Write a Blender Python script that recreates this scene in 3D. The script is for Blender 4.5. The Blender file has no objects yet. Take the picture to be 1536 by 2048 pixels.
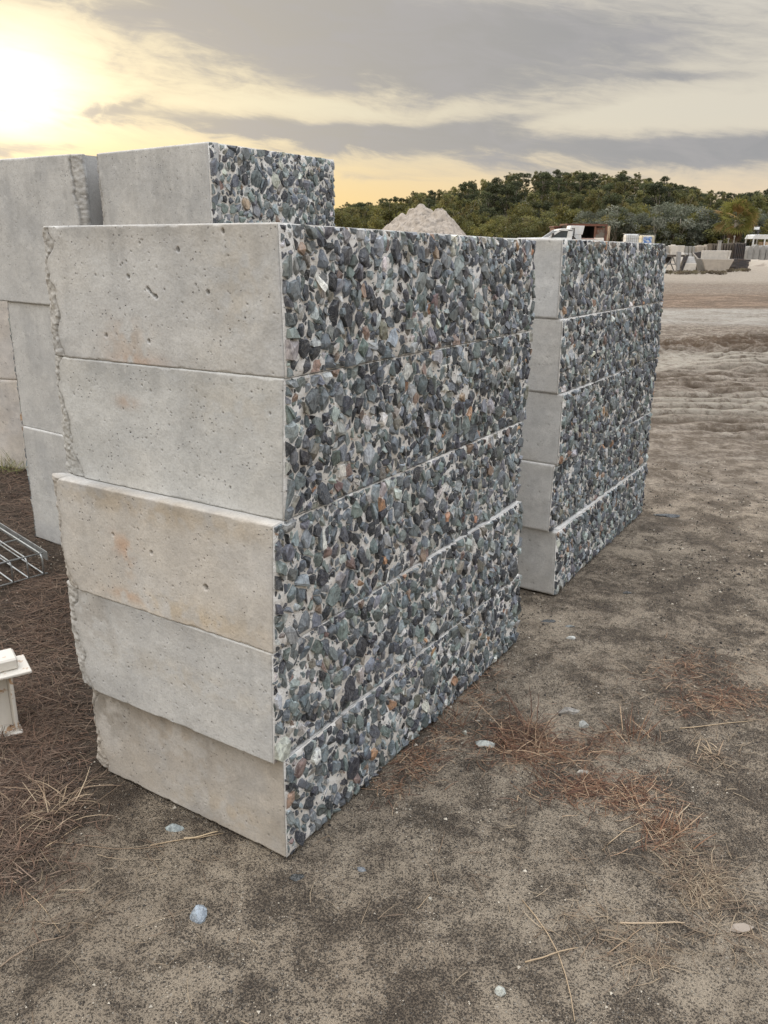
import bpy, bmesh, math, random
import numpy as np
from mathutils import Vector, Matrix

random.seed(7)
rng = np.random.default_rng(11)
SC = bpy.context.scene
COL = SC.collection

# ------------------------------------------------------------------ camera
CAM_H = 1.65
F_PX, PITCH, ROLL = 1674.92, 0.31554, 0.01353
cam = bpy.data.cameras.new("camera")
cam_o = bpy.data.objects.new("camera", cam)
COL.objects.link(cam_o)
cam.sensor_fit = 'VERTICAL'
cam.sensor_height = 36.0
cam.lens = 36.0 * F_PX / 2048.0
cam.clip_start = 0.05
cam.clip_end = 3000
cam_o.matrix_world = (Matrix.Translation((0, 0, CAM_H)) @ Matrix.Rotation(math.pi / 2 - PITCH, 4, 'X')
                      @ Matrix.Rotation(ROLL, 4, 'Z'))
SC.camera = cam_o


def ray(px, py):
    c, s = math.cos(ROLL), math.sin(ROLL)
    a, b = px - 768, py - 1024
    u = c * a + s * b
    v = -s * a + c * b
    x, yy = u / F_PX, -v / F_PX
    return np.array([x, math.cos(PITCH) + yy * math.sin(PITCH), -math.sin(PITCH) + yy * math.cos(PITCH)])


def G(px, py, z=0.0):
    d = ray(px, py)
    t = (z - CAM_H) / d[2]
    return np.array([d[0] * t, d[1] * t, z])


def at(px, py, Y):
    d = ray(px, py)
    t = Y / d[1]
    return np.array([d[0] * t, Y, CAM_H + d[2] * t])


# ------------------------------------------------------------------ view
SC.view_settings.view_transform = 'Standard'
SC.view_settings.look = 'None'
SC.view_settings.exposure = 0.0
SC.view_settings.gamma = 1.0
SC.view_settings.use_curve_mapping = False
SC.render.engine = 'CYCLES'
SC.cycles.max_bounces = 6
SC.cycles.diffuse_bounces = 3
SC.cycles.transparent_max_bounces = 8
SC.cycles.use_denoising = True


# ------------------------------------------------------------------ node helper
class E:
    """small expression wrapper round Math nodes"""
    def __init__(self, nt, s):
        self.nt, self.s = nt, s

    def _b(self, op, o=None, o2=None):
        n = self.nt.nodes.new('ShaderNodeMath')
        n.operation = op
        for i, q in enumerate((self, o, o2)):
            if q is None:
                continue
            if isinstance(q, E):
                self.nt.links.new(q.s, n.inputs[i])
            else:
                n.inputs[i].default_value = q
        return E(self.nt, n.outputs[0])

    def __add__(self, o): return self._b('ADD', o)
    def __radd__(self, o): return self._b('ADD', o)
    def __sub__(self, o): return self._b('SUBTRACT', o)
    def __mul__(self, o): return self._b('MULTIPLY', o)
    def __rmul__(self, o): return self._b('MULTIPLY', o)
    def __truediv__(self, o): return self._b('DIVIDE', o)
    def sq(self): return self._b('MULTIPLY', self)
    def exp(self): return self._b('EXPONENT')
    def mx(self, o): return self._b('MAXIMUM', o)
    def mn(self, o): return self._b('MINIMUM', o)
    def pw(self, o): return self._b('POWER', o)
    def absv(self): return self._b('ABSOLUTE')
    def sin(self): return self._b('SINE')
    def step(self, a, b):                         # smoothstep
        n = self.nt.nodes.new('ShaderNodeMapRange')
        n.interpolation_type = 'SMOOTHSTEP'
        n.inputs[1].default_value = a
        n.inputs[2].default_value = b
        self.nt.links.new(self.s, n.inputs[0])
        return E(self.nt, n.outputs[0])


def setin(nt, sock, v):
    if isinstance(v, E):
        nt.links.new(v.s, sock)
    elif isinstance(v, bpy.types.NodeSocket):
        nt.links.new(v, sock)
    elif isinstance(v, tuple) and len(v) == 3:
        sock.default_value = (*v, 1.0)
    else:
        sock.default_value = v


def mix(nt, f, a, b, mode='MIX'):
    n = nt.nodes.new('ShaderNodeMix')
    n.data_type = 'RGBA'
    n.blend_type = mode
    setin(nt, n.inputs[0], f)
    setin(nt, n.inputs[6], a)
    setin(nt, n.inputs[7], b)
    return n.outputs[2]


def noise(nt, vec, scale, detail=4, rough=.55, dist=0.0):
    n = nt.nodes.new('ShaderNodeTexNoise')
    n.inputs['Scale'].default_value = scale
    n.inputs['Detail'].default_value = detail
    n.inputs['Roughness'].default_value = rough
    n.inputs['Distortion'].default_value = dist
    if vec is not None:
        nt.links.new(vec, n.inputs['Vector'])
    return E(nt, n.outputs[0])


def voro(nt, vec, scale, out='Distance', rnd=1.0):
    n = nt.nodes.new('ShaderNodeTexVoronoi')
    n.inputs['Scale'].default_value = scale
    n.inputs['Randomness'].default_value = rnd
    nt.links.new(vec, n.inputs['Vector'])
    return n.outputs[out]


def mapping(nt, vec, sc, rot=(0, 0, 0)):
    n = nt.nodes.new('ShaderNodeMapping')
    n.inputs['Scale'].default_value = sc
    n.inputs['Rotation'].default_value = rot
    nt.links.new(vec, n.inputs['Vector'])
    return n.outputs[0]


# ------------------------------------------------------------------ world
SUN_AZ, SUN_EL = -0.43, 0.13
world = bpy.data.worlds.new("World")
SC.world = world
world.use_nodes = True
wn = world.node_tree
wn.nodes.clear()


def build_sky():
    nt = wn
    tc = nt.nodes.new('ShaderNodeTexCoord')
    sep = nt.nodes.new('ShaderNodeSeparateXYZ')
    nt.links.new(tc.outputs['Generated'], sep.inputs[0])
    X, Y, Z = (E(nt, sep.outputs[i]) for i in range(3))
    az = X._b('ARCTAN2', Y)
    el = Z.mx(-1.0).mn(1.0)._b('ARCSINE')
    # warped coordinates on the sky so that edges are wispy
    comb = nt.nodes.new('ShaderNodeCombineXYZ')
    nt.links.new((az * 1.0).s, comb.inputs[0])
    nt.links.new((el * 3.2 + az * 0.35).s, comb.inputs[1])
    nt.links.new((Y.mn(0) * 1.5).s, comb.inputs[2])
    n1 = noise(nt, comb.outputs[0], 3.2, 8, .58, .4)
    n2 = noise(nt, comb.outputs[0], 11.0, 7, .6, .8)
    n3 = noise(nt, comb.outputs[0], 1.3, 3, .5)
    cb2 = nt.nodes.new('ShaderNodeCombineXYZ')
    nt.links.new((az * 1.0 + el * .8).s, cb2.inputs[0])
    nt.links.new((el * 5.5 + az * .6).s, cb2.inputs[1])
    n4 = noise(nt, cb2.outputs[0], 24.0, 6, .65, .6)
    waz = az + (n2 - .5) * 0.16
    wel = el + (n2 - .5) * 0.022 + (n1 - .5) * 0.05

    def blob(px, py, hw, hh, tilt=0.0, amp=1.0):
        d = ray(px, py)
        a0 = math.atan2(d[0], d[1]); e0 = math.atan2(d[2], math.hypot(d[0], d[1]))
        a = waz - a0
        e = wel - e0
        ct, st = math.cos(tilt), math.sin(tilt)
        u = (a * ct + e * st) / (hw / F_PX)
        v = (e * ct - a * st) / (hh / F_PX)
        return (0 - 1) * 0 + ((u.sq() + v.sq()) * -1.0).exp() * amp

    D = blob(1080, 95, 520, 80, .02, 1.0)
    for a in ((330, 0, 460, 42, -.03, .80), (700, 40, 300, 60, 0, .45), (520, 258, 330, 19, -.06, .95), (850, 262, 230, 22, .08, .62), (880, 160, 300, 40, -.1, .45),
              (1150, 290, 430, 26, -.05, .85), (1420, 322, 330, 30, .03, .95), (720, 305, 200, 22, 0, .42), (1060, 236, 180, 12, .1, .35),
              (25, 292, 110, 14, 0, .8), (235, 208, 75, 11, .3, .55), (430, 130, 260, 60, 0, .38), (1390, 152, 120, 10, 0, .5),
              (1330, 235, 260, 26, .0, -.75), (1460, 130, 110, 38, 0, -.3), (600, 215, 260, 14, -.05, -.45), (760, 352, 160, 7, 0, .30), (1540, 40, 240, 50, 0, -.15),
              (780, 380, 200, 22, 0, -.3)):
        D = D + blob(*a)
    high = el.step(.24, .55)
    away = (az.absv()).step(.5, .9)
    D = D + (n1 - .5) * .75 + (n2 - .5) * .85 + (n4 - .5) * .75 + high.mx(away) * .45 + .07
    dens = D.step(-.12, 1.12)
    # colours of the open sky: yellow low down by the sun, peach further off
    side = az.step(-.35, .45)
    low_c = mix(nt, side, (1.0, .71, .28), (.82, .65, .45))
    mid_c = mix(nt, side, (.84, .75, .54), (.70, .65, .55))
    clear = mix(nt, el.step(.02, .13), low_c, mid_c)
    clear = mix(nt, el.step(.14, .5), clear, (.62, .67, .76))
    # clouds: thin edges pale, cores grey, a little blue low on the right
    thin = mix(nt, side, (.74, .62, .45), (.50, .47, .43))
    core = mix(nt, az.step(-.2, .4), (.45, .42, .38), (.335, .335, .345))
    core = mix(nt, el.step(.22, .6), core, (.36, .375, .41))
    core = mix(nt, n2.step(.35, .7), core, mix(nt, .5, core, (.44, .42, .42)))
    cl = mix(nt, dens.step(.25, 1.0), thin, core)
    c = mix(nt, dens, clear, cl)
    # glow round the sun behind thin cloud
    a = az - (ray(55, 190)[0] / ray(55, 190)[1])
    e = el - 0.135
    g1 = ((a.sq() / .0040 + e.sq() / .0020) * -1.0).exp()
    g2 = ((a.sq() / .052 + e.sq() / .009) * -1.0).exp()
    gl = mix(nt, 1.0, mix(nt, (g2 * .30).mn(1.0), (0, 0, 0), (1.0, .78, .36)), mix(nt, g1, (0, 0, 0), (1.0, .9, .7)), 'ADD')
    c = mix(nt, 1.0 - 0, c, mix(nt, (1.0 * dens) * -.55 + 1.0, (0, 0, 0), gl), 'ADD')
    # physical clear sky shows faintly through
    sky = nt.nodes.new('ShaderNodeTexSky')
    sky.sky_type = 'NISHITA'
    sky.sun_disc = False
    sky.sun_elevation = SUN_EL
    sky.sun_rotation = SUN_AZ
    sk = mix(nt, 1.0, sky.outputs[0], (.05, .05, .05), 'MULTIPLY')
    c = mix(nt, .06, c, sk, 'ADD')
    # overcast dome brightens overhead; lifted further there, out of view, to light the blocks
    lift = el.mx(0.0).step(.2, 1.2) * SKY_TOP + 1.0
    vs = nt.nodes.new('ShaderNodeVectorMath')
    vs.operation = 'SCALE'
    nt.links.new(c, vs.inputs[0])
    nt.links.new(lift.s, vs.inputs['Scale'])
    bg = nt.nodes.new('ShaderNodeBackground')
    nt.links.new(vs.outputs[0], bg.inputs[0])
    bg.inputs[1].default_value = 1.0
    out = nt.nodes.new('ShaderNodeOutputWorld')
    nt.links.new(bg.outputs[0], out.inputs[0])


SKY_TOP = 4.2
build_sky()

sun = bpy.data.lights.new("sun", 'SUN')
sun.energy = 1.2
sun.angle = math.radians(14)
sun.color = (1.0, .80, .55)
sun_o = bpy.data.objects.new("sun", sun)
COL.objects.link(sun_o)
sd = Vector((math.sin(SUN_AZ) * math.cos(SUN_EL), math.cos(SUN_AZ) * math.cos(SUN_EL), math.sin(SUN_EL)))
sun_o.rotation_euler = sd.to_track_quat('Z', 'Y').to_euler()
sun_o.location = sd * 50


# ------------------------------------------------------------------ numpy noise
def _h(ix, iy, s):
    n = (ix.astype(np.int64) * 374761393 + iy.astype(np.int64) * 668265263 + s * 974634777) & 0xffffffff
    n = ((n ^ (n >> 13)) * 1274126177) & 0xffffffff
    n = (n ^ (n >> 16)) & 0xffffffff
    return n / 4294967295.0


def vn(x, y, s=0):
    ix, iy = np.floor(x), np.floor(y)
    fx, fy = x - ix, y - iy
    fx = fx * fx * (3 - 2 * fx); fy = fy * fy * (3 - 2 * fy)
    a, b, c, d = _h(ix, iy, s), _h(ix + 1, iy, s), _h(ix, iy + 1, s), _h(ix + 1, iy + 1, s)
    return (a * (1 - fx) + b * fx) * (1 - fy) + (c * (1 - fx) + d * fx) * fy


def fbm(x, y, s=0, o=4, r=.5):
    t = 0; a = 1.0; n = 0
    for i in range(o):
        t = t + a * vn(x * 2 ** i + 17.3 * i, y * 2 ** i - 9.1 * i, s + i); n += a; a *= r
    return t / n


def sstep(a, b, x):
    t = np.clip((x - a) / (b - a), 0, 1)
    return t * t * (3 - 2 * t)


# ------------------------------------------------------------------ object helpers
def mesh_np(name, V, F, mats=(), smooth=False, col=None, mi=None):
    V = np.asarray(V, np.float32)
    F = np.asarray(F, np.int32)
    me = bpy.data.meshes.new(name)
    n, k = F.shape
    me.vertices.add(len(V)); me.vertices.foreach_set('co', V.ravel())
    me.loops.add(n * k); me.loops.foreach_set('vertex_index', F.ravel())
    me.polygons.add(n)
    me.polygons.foreach_set('loop_start', np.arange(0, n * k, k, dtype=np.int32))
    me.polygons.foreach_set('loop_total', np.full(n, k, np.int32))
    me.polygons.foreach_set('use_smooth', np.full(n, smooth, bool))
    for m in mats:
        me.materials.append(m)
    if mi is not None:
        me.polygons.foreach_set('material_index', np.asarray(mi, np.int32))
    me.update(calc_edges=True)
    if col is not None:
        at_ = me.color_attributes.new('tint', 'FLOAT_COLOR', 'POINT')
        at_.data.foreach_set('color', np.asarray(col, np.float32).ravel())
    return me


def mesh_py(name, V, F, mats=(), smooth=False, col=None, mi=None):
    me = bpy.data.meshes.new(name)
    me.from_pydata([tuple(map(float, v)) for v in V], [], F)
    for m in mats:
        me.materials.append(m)
    if smooth:
        me.polygons.foreach_set('use_smooth', np.ones(len(F), bool))
    if mi is not None:
        me.polygons.foreach_set('material_index', np.asarray(mi, np.int32))
    if col is not None:
        at_ = me.color_attributes.new('tint', 'FLOAT_COLOR', 'POINT')
        at_.data.foreach_set('color', np.asarray(col, np.float32).ravel())
    return me


def link(name, me, parent=None, loc=(0, 0, 0), rz=0):
    o = bpy.data.objects.new(name, me)
    COL.objects.link(o)
    o.location = loc
    o.rotation_euler = (0, 0, rz)
    if parent is not None:
        o.parent = parent
    return o


def tag(o, label, cat, group=None, kind=None):
    if label: o['label'] = label
    if cat: o['category'] = cat
    if group: o['group'] = group
    if kind: o['kind'] = kind
    return o


def thing(name, label, cat, loc=(0, 0, 0), rz=0, group=None):
    return tag(link(name, None, None, tuple(map(float, loc)), rz), label, cat, group)


def dup(root, loc=None, rz=None, label=None, group=None, scale=None):
    r = root.copy(); COL.objects.link(r)
    if loc is not None: r.location = tuple(map(float, loc))
    if rz is not None: r.rotation_euler = (0, 0, rz)
    if scale is not None: r.scale = (scale,) * 3 if not isinstance(scale, tuple) else scale
    if label: r['label'] = label
    if group: r['group'] = group
    for ch in list(root.children):
        c = ch.copy(); COL.objects.link(c); c.parent = r
        for g in list(ch.children):
            d = g.copy(); COL.objects.link(d); d.parent = c
    return r


class MB:
    """collects simple solids into one mesh"""
    def __init__(s): s.V = []; s.F = []; s.M = []

    def add(s, V, F, m=0):
        b = len(s.V)
        s.V += [tuple(map(float, v)) for v in V]
        s.F += [tuple(b + i for i in f) for f in F]
        s.M += [m] * len(F)
        return s

    def hexa(s, P, m=0):
        """8 corner points: bottom 4 ccw, top 4 ccw"""
        return s.add(P, [(3, 2, 1, 0), (4, 5, 6, 7), (0, 1, 5, 4), (1, 2, 6, 5), (2, 3, 7, 6), (3, 0, 4, 7)], m)

    def box(s, x0, x1, y0, y1, z0, z1, m=0):
        return s.hexa([(x0, y0, z0), (x1, y0, z0), (x1, y1, z0), (x0, y1, z0), (x0, y0, z1), (x1, y0, z1), (x1, y1, z1), (x0, y1, z1)], m)

    def prism(s, poly, y0, y1, m=0):
        """polygon in x,z extruded along y"""
        n = len(poly)
        V = [(x, y0, z) for x, z in poly] + [(x, y1, z) for x, z in poly]
        F = [tuple(range(n)), tuple(range(2 * n - 1, n - 1, -1))] + [((i + 1) % n, i, n + i, n + (i + 1) % n) for i in range(n)]
        return s.add(V, F, m)

    def tube(s, pts, r, n=6, m=0, r1=None):
        pts = [Vector(p) for p in pts]
        V = []; F = []
        for i, p in enumerate(pts):
            d = (pts[min(i + 1, len(pts) - 1)] - pts[max(i - 1, 0)]).normalized()
            a = d.orthogonal().normalized(); b = d.cross(a)
            rr = r if r1 is None else r + (r1 - r) * i / (len(pts) - 1)
            V += [p + (a * math.cos(2 * math.pi * k / n) + b * math.sin(2 * math.pi * k / n)) * rr for k in range(n)]
        for i in range(len(pts) - 1):
            F += [(i * n + k, i * n + (k + 1) % n, (i + 1) * n + (k + 1) % n, (i + 1) * n + k) for k in range(n)]
        F += [tuple(range(n - 1, -1, -1)), tuple(range((len(pts) - 1) * n, len(pts) * n))]
        return s.add(V, F, m)

    def build(s, name, mats, parent=None, bevel=0, smooth=False, loc=(0, 0, 0)):
        if not isinstance(mats, (list, tuple)): mats = [mats]
        me = mesh_py(name, s.V, s.F, mats, smooth, None, s.M)
        if bevel:
            bm = bmesh.new(); bm.from_mesh(me)
            bmesh.ops.bevel(bm, geom=bm.edges[:], offset=bevel, segments=1, affect='EDGES', clamp_overlap=True)
            bm.to_mesh(me); bm.free()
        return link(name, me, parent, loc)


# ------------------------------------------------------------------ materials
def new_mat(name):
    m = bpy.data.materials.new(name)
    m.use_nodes = True
    nt = m.node_tree
    nt.nodes.clear()
    b = nt.nodes.new('ShaderNodeBsdfPrincipled')
    o = nt.nodes.new('ShaderNodeOutputMaterial')
    nt.links.new(b.outputs[0], o.inputs[0])
    tc = nt.nodes.new('ShaderNodeTexCoord')
    return m, nt, b, tc


def bump(nt, b, h, dist=.002, strength=.6):
    n = nt.nodes.new('ShaderNodeBump')
    n.inputs['Strength'].default_value = strength
    n.inputs['Distance'].default_value = dist
    nt.links.new(h.s if isinstance(h, E) else h, n.inputs['Height'])
    nt.links.new(n.outputs[0], b.inputs['Normal'])


def attr(nt, name='tint'):
    n = nt.nodes.new('ShaderNodeAttribute')
    n.attribute_name = name
    return n


def obj_random(nt):
    n = nt.nodes.new('ShaderNodeObjectInfo')
    return E(nt, n.outputs['Random'])


def plain(name, c, rough=.7, metal=0.0, c2=None, scale=3.0, bs=.002, spec=.5, thr=(.45, .65)):
    m, nt, b, tc = new_mat(name)
    v = tc.outputs['Object']
    n = noise(nt, v, scale, 6, .6)
    c2 = c2 or tuple(q * .72 for q in c)
    setin(nt, b.inputs['Base Color'], mix(nt, n.step(*thr), c, c2))
    b.inputs['Roughness'].default_value = rough
    b.inputs['Metallic'].default_value = metal
    b.inputs['Specular IOR Level'].default_value = spec
    bump(nt, b, noise(nt, v, scale * 12, 4), bs)
    return m


def mat_concrete(name, base, use_tint):
    m, nt, b, tc = new_mat(name)
    v = tc.outputs['Object']
    big = noise(nt, v, 3.5, 5, .6)
    med = noise(nt, v, 17, 6, .65)
    fine = noise(nt, v, 160, 4, .6)
    c = mix(nt, big.step(.35, .68), base, tuple(q * k for q, k in zip(base, (.80, .81, .83))))
    c = mix(nt, med.step(.48, .72) * .6, c, tuple(min(1, q * 1.14) for q in base))
    c = mix(nt, fine.step(.40, .72) * .42, c, tuple(q * .60 for q in base))
    # fine pores, the shade inside them painted as dark dots
    pv = E(nt, voro(nt, v, 62))
    pore = 1.0 - pv.step(.09, .17)
    pore = pore * noise(nt, v, 9, 2).step(.42, .62)
    c = mix(nt, pore * .65, c, tuple(q * .28 for q in base))
    if use_tint:
        c = mix(nt, 1.0, c, attr(nt).outputs['Color'], 'MULTIPLY')
    setin(nt, b.inputs['Base Color'], c)
    b.inputs['Roughness'].default_value = .78
    b.inputs['Specular IOR Level'].default_value = .3
    bump(nt, b, fine * .6 + med * .9 - pore * 2.2, .0020, .9)
    return m


def __rs(self, o):
    n = self._b('MULTIPLY', -1.0)
    return n + o


E.__rsub__ = __rs

M_conc = mat_concrete('smooth_concrete', (.61, .61, .595), True)
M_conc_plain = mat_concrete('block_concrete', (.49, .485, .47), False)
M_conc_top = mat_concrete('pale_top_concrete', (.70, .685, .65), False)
M_precast = mat_concrete('precast_concrete', (.44, .39, .33), False)
M_precast_grey = mat_concrete('grey_precast_concrete', (.34, .33, .31), False)
M_precast_pale = mat_concrete('pale_precast_concrete', (.62, .58, .52), False)


def mat_cement():
    m, nt, b, tc = new_mat('rough_cement')
    v = tc.outputs['Object']
    big = noise(nt, v, 6, 4)
    med = noise(nt, v, 60, 6, .7)
    c = mix(nt, big.step(.35, .7), (.82, .81, .78), (.62, .58, .52))
    c = mix(nt, med.step(.46, .66) * .55, c, (.42, .40, .37))
    setin(nt, b.inputs['Base Color'], c)
    b.inputs['Roughness'].default_value = .9
    bump(nt, b, med + noise(nt, v, 240, 3) * .4, .004, .9)
    return m


def mat_stone():
    m, nt, b, tc = new_mat('split_rock')
    v = tc.outputs['Object']
    at_ = attr(nt)
    geo = nt.nodes.new('ShaderNodeNewGeometry')
    n1 = noise(nt, geo.outputs['Position'], 55, 6, .7, .6)
    n2 = noise(nt, mapping(nt, geo.outputs['Position'], (90, 90, 28)), 1, 5, .65, 1.5)
    c = mix(nt, n1.step(.35, .62), at_.outputs['Color'], mix(nt, 1.0, at_.outputs['Color'], (1.9, 1.9, 1.85), 'MULTIPLY'))
    c = mix(nt, n2.step(.48, .66) * .7, c, mix(nt, 1.0, at_.outputs['Color'], (.55, .55, .6), 'MULTIPLY'))
    vein = 1.0 - (n1 - .5).absv().step(.004, .02)
    c = mix(nt, vein * .35, c, (.48, .48, .46))
    # cement left on the stone near its foot
    d = E(nt, at_.outputs['Alpha']) + (n2 - .5) * 1.0 + (n1 - .5) * .6
    c = mix(nt, d.step(.60, .95) * .85, c, (.62, .61, .58))
    setin(nt, b.inputs['Base Color'], c)
    b.inputs['Roughness'].default_value = .48
    b.inputs['Specular IOR Level'].default_value = .55
    bump(nt, b, n1 + n2 * .7 + noise(nt, geo.outputs['Position'], 260, 3) * .3, .0035, .85)
    return m


M_cement = mat_cement()
M_stone = mat_stone()

PAL = [((.100, .118, .135), 22), ((.045, .051, .063), 20), ((.115, .138, .140), 16), ((.085, .100, .100), 6),
       ((.105, .112, .130), 6), ((.17, .195, .21), 18), ((.26, .28, .28), 9), ((.16, .15, .13), 5),
       ((.21, .15, .115), 2.2), ((.28, .165, .10), .9), ((.16, .115, .105), 1.2), ((.40, .40, .38), 3.0), ((.026, .029, .036), 12)]


def stone_col():
    c = random.choices([p[0] for p in PAL], [p[1] for p in PAL])[0]
    k = random.uniform(.65, 1.35)
    return [q * k * random.uniform(.94, 1.06) for q in c]


# ------------------------------------------------------------------ stone facing
def clip(poly, nx, ny, c):
    """keep n.p <= c"""
    out = []
    for i in range(len(poly)):
        p, q = poly[i], poly[(i + 1) % len(poly)]
        dp = nx * p[0] + ny * p[1] - c
        dq = nx * q[0] + ny * q[1] - c
        if dp <= 0: out.append(p)
        if (dp < 0 < dq) or (dq < 0 < dp):
            t = dp / (dp - dq)
            out.append((p[0] + t * (q[0] - p[0]), p[1] + t * (q[1] - p[1])))
    return out


def pack_stones(L, Hh, seed, budget=1.0):
    top_m = [.0003, .0026, .0012][seed % 3]
    r_ = np.random.default_rng(seed)
    sy = .76                                        # stones stand a little taller than wide
    H2 = Hh * sy
    P = []
    classes = [(.028, 9), (.0220, 46), (.0172, 150), (.0135, 330), (.0102, 460), (.0076, 480)]
    A = np.zeros((0, 3))
    area = L * H2 / (1.6 * .27)
    for rad, cnt in classes:
        for _ in range(int(cnt * area * budget)):
            rr = rad * r_.uniform(.86, 1.15)
            for _t in range(7):
                x, y = r_.uniform(.002, L - .002), r_.uniform(.002, H2 - .002)
                if len(A) == 0 or np.all((A[:, 0] - x) ** 2 + (A[:, 1] - y) ** 2 > (.80 * (A[:, 2] + rr)) ** 2):
                    A = np.vstack([A, [x, y, rr]])
                    break
    cells = []
    for i in range(len(A)):
        x, y, rr = A[i]
        d2 = (A[:, 0] - x) ** 2 + (A[:, 1] - y) ** 2
        nb = np.where(d2 < (.11) ** 2)[0]
        nb = nb[np.argsort(d2[nb])][1:26]
        R = rr * 2.35
        ph = r_.uniform(0, 6.28)
        nn = r_.integers(4, 7)
        poly = [(x + R * r_.uniform(.7, 1.1) * math.cos(ph + 2 * math.pi * k / nn), y + R * r_.uniform(.7, 1.1) * math.sin(ph + 2 * math.pi * k / nn)) for k in range(nn)]
        for (nx, ny, c) in ((1, 0, L + .002), (-1, 0, -.003), (0, 1, H2 - (top_m if r_.random() < .85 else .0)), (0, -1, -.001)):
            poly = clip(poly, nx, ny, c)
        for j in nb:
            dx, dy = A[j, 0] - x, A[j, 1] - y
            c = (A[j, 0] ** 2 + A[j, 1] ** 2 - x * x - y * y + rr * rr - A[j, 2] ** 2) / 2
            poly = clip(poly, dx, dy, c)
            if len(poly) < 3: break
        if len(poly) < 3: continue
        # merge tiny edges
        q = []
        for p in poly:
            if not q or math.hypot(p[0] - q[-1][0], p[1] - q[-1][1]) > .0035: q.append(p)
        if len(q) < 3: continue
        q = [(a, b / sy) for a, b in q]
        ar = abs(sum(q[k][0] * q[(k + 1) % len(q)][1] - q[(k + 1) % len(q)][0] * q[k][1] for k in range(len(q)))) / 2
        if ar < 6e-5: continue
        if r_.random() < .02: continue              # a missing stone leaves cement
        # shear each stone a little so that shards lean
        gx = sum(p[0] for p in q) / len(q); gy = sum(p[1] for p in q) / len(q)
        sh_ = r_.normal(0, .16)
        q = [(min(max(a + (b - gy) * sh_ * .5, .003), L + .001), min(max(b + (a - gx) * sh_, .0015), Hh - .0005)) for a, b in q]
        parts_ = [q]
        if ar > 2.2e-4 and r_.random() < .42:
            t_ = r_.uniform(0, math.pi); nx, ny = math.cos(t_), math.sin(t_)
            c_ = nx * gx + ny * gy + r_.normal(0, .10) * math.sqrt(ar)
            parts_ = [clip(q, nx, ny, c_), clip(q, -nx, -ny, -c_)]
        for q in parts_:
            if len(q) < 3: continue
            a_ = abs(sum(q[k][0] * q[(k + 1) % len(q)][1] - q[(k + 1) % len(q)][0] * q[k][1] for k in range(len(q)))) / 2
            if a_ > 4e-5: cells.append((a_, q, 0.0))
    # loose shards lying over the joints
    for _ in range(int(34 * L * Hh / .53)):
        x, y = r_.uniform(.02, L - .02), r_.uniform(.025, Hh - .025)
        ln, wd = r_.uniform(.014, .027), r_.uniform(.006, .013)
        th = r_.normal(1.57, .55)
        m_ = r_.integers(4, 7)
        q = []
        for k in range(m_):
            t = 2 * math.pi * (k + r_.uniform(-.2, .2)) / m_
            a, b = ln * math.cos(t), wd * math.sin(t)
            q.append((x + a * math.cos(th) - b * math.sin(th), y + a * math.sin(th) + b * math.cos(th)))
        cells.append((ln * wd * 2.6, q, .006))
    cells.sort(key=lambda t: -t[0])
    return cells


def stone_solid(q, ar, r_):
    """returns vertices (a, b, height) and faces of one angular stone"""
    n = len(q)
    cx = sum(p[0] for p in q) / n; cy = sum(p[1] for p in q) / n
    size = math.sqrt(ar)
    gap = r_.uniform(.0002, .0022) if r_.random() < .92 else r_.uniform(.003, .005)
    k = max(.58, 1 - gap / (size * .5))
    th = r_.uniform(0, math.pi)
    sq = r_.uniform(.84, 1.05)
    ct, st = math.cos(th), math.sin(th)

    def warp(p, s):
        dx, dy = (p[0] - cx) * s, (p[1] - cy) * s
        a = dx * ct + dy * st; b = (-dx * st + dy * ct) * sq
        return cx + a * ct - b * st, cy + a * st + b * ct
    Hs = r_.uniform(.16, .48) * size + .002
    Hs = min(Hs, .018)
    ta, tb = r_.normal(0, .24), r_.normal(0, .24)
    V = []; dust = []
    k = k * .985
    for p in q:
        x, y = warp(p, k * 1.03); V.append((x, y, -.007)); dust.append(1.0)
    m1 = r_.uniform(.93, 1.0)
    h1 = Hs * r_.uniform(.35, .9)
    for p in q:
        x, y = warp(p, k * m1 * r_.uniform(.93, 1.03))
        V.append((x, y, max(.001, h1 * r_.uniform(.6, 1.35) + ta * (x - cx) + tb * (y - cy)))); dust.append(.35)
    m2 = r_.uniform(.50, .88) if r_.random() < .6 else r_.uniform(.08, .45)
    ox, oy = r_.normal(0, .14) * size, r_.normal(0, .14) * size
    mm = min(n, int(r_.integers(3, 6)))
    ids = sorted(r_.choice(n, mm, replace=False))
    base = 2 * n
    for i in ids:
        x, y = warp(q[i], k * m2)
        V.append((x + ox, y + oy, max(.0015, Hs * r_.uniform(.92, 1.08) + ta * (x - cx) + tb * (y - cy)))); dust.append(.0)
    F = [(i, (i + 1) % n, n + (i + 1) % n, n + i) for i in range(n)]
    # zip middle ring to top ring
    for t in range(mm):
        i0, i1 = int(ids[t]), int(ids[(t + 1) % mm])
        steps = (i1 - i0) % n or n
        for s in range(steps):
            a = (i0 + s) % n; b = (i0 + s + 1) % n
            if s < steps - 1: F.append((n + a, n + b, base + t))
            else: F.append((n + a, n + b, base + (t + 1) % mm, base + t))
    F.append(tuple(range(base, base + mm)))
    return V, F, dust


def face_map(c0, r0, c1, r1, nrm, L, Hh):
    c0, r0, c1, r1 = map(np.array, (c0, r0, c1, r1))

    def f(a, b, h):
        s, t = a / L, b / Hh
        return (c0 * (1 - s) + r0 * s) * (1 - t) + (c1 * (1 - s) + r1 * s) * t + nrm * h
    return f


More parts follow.
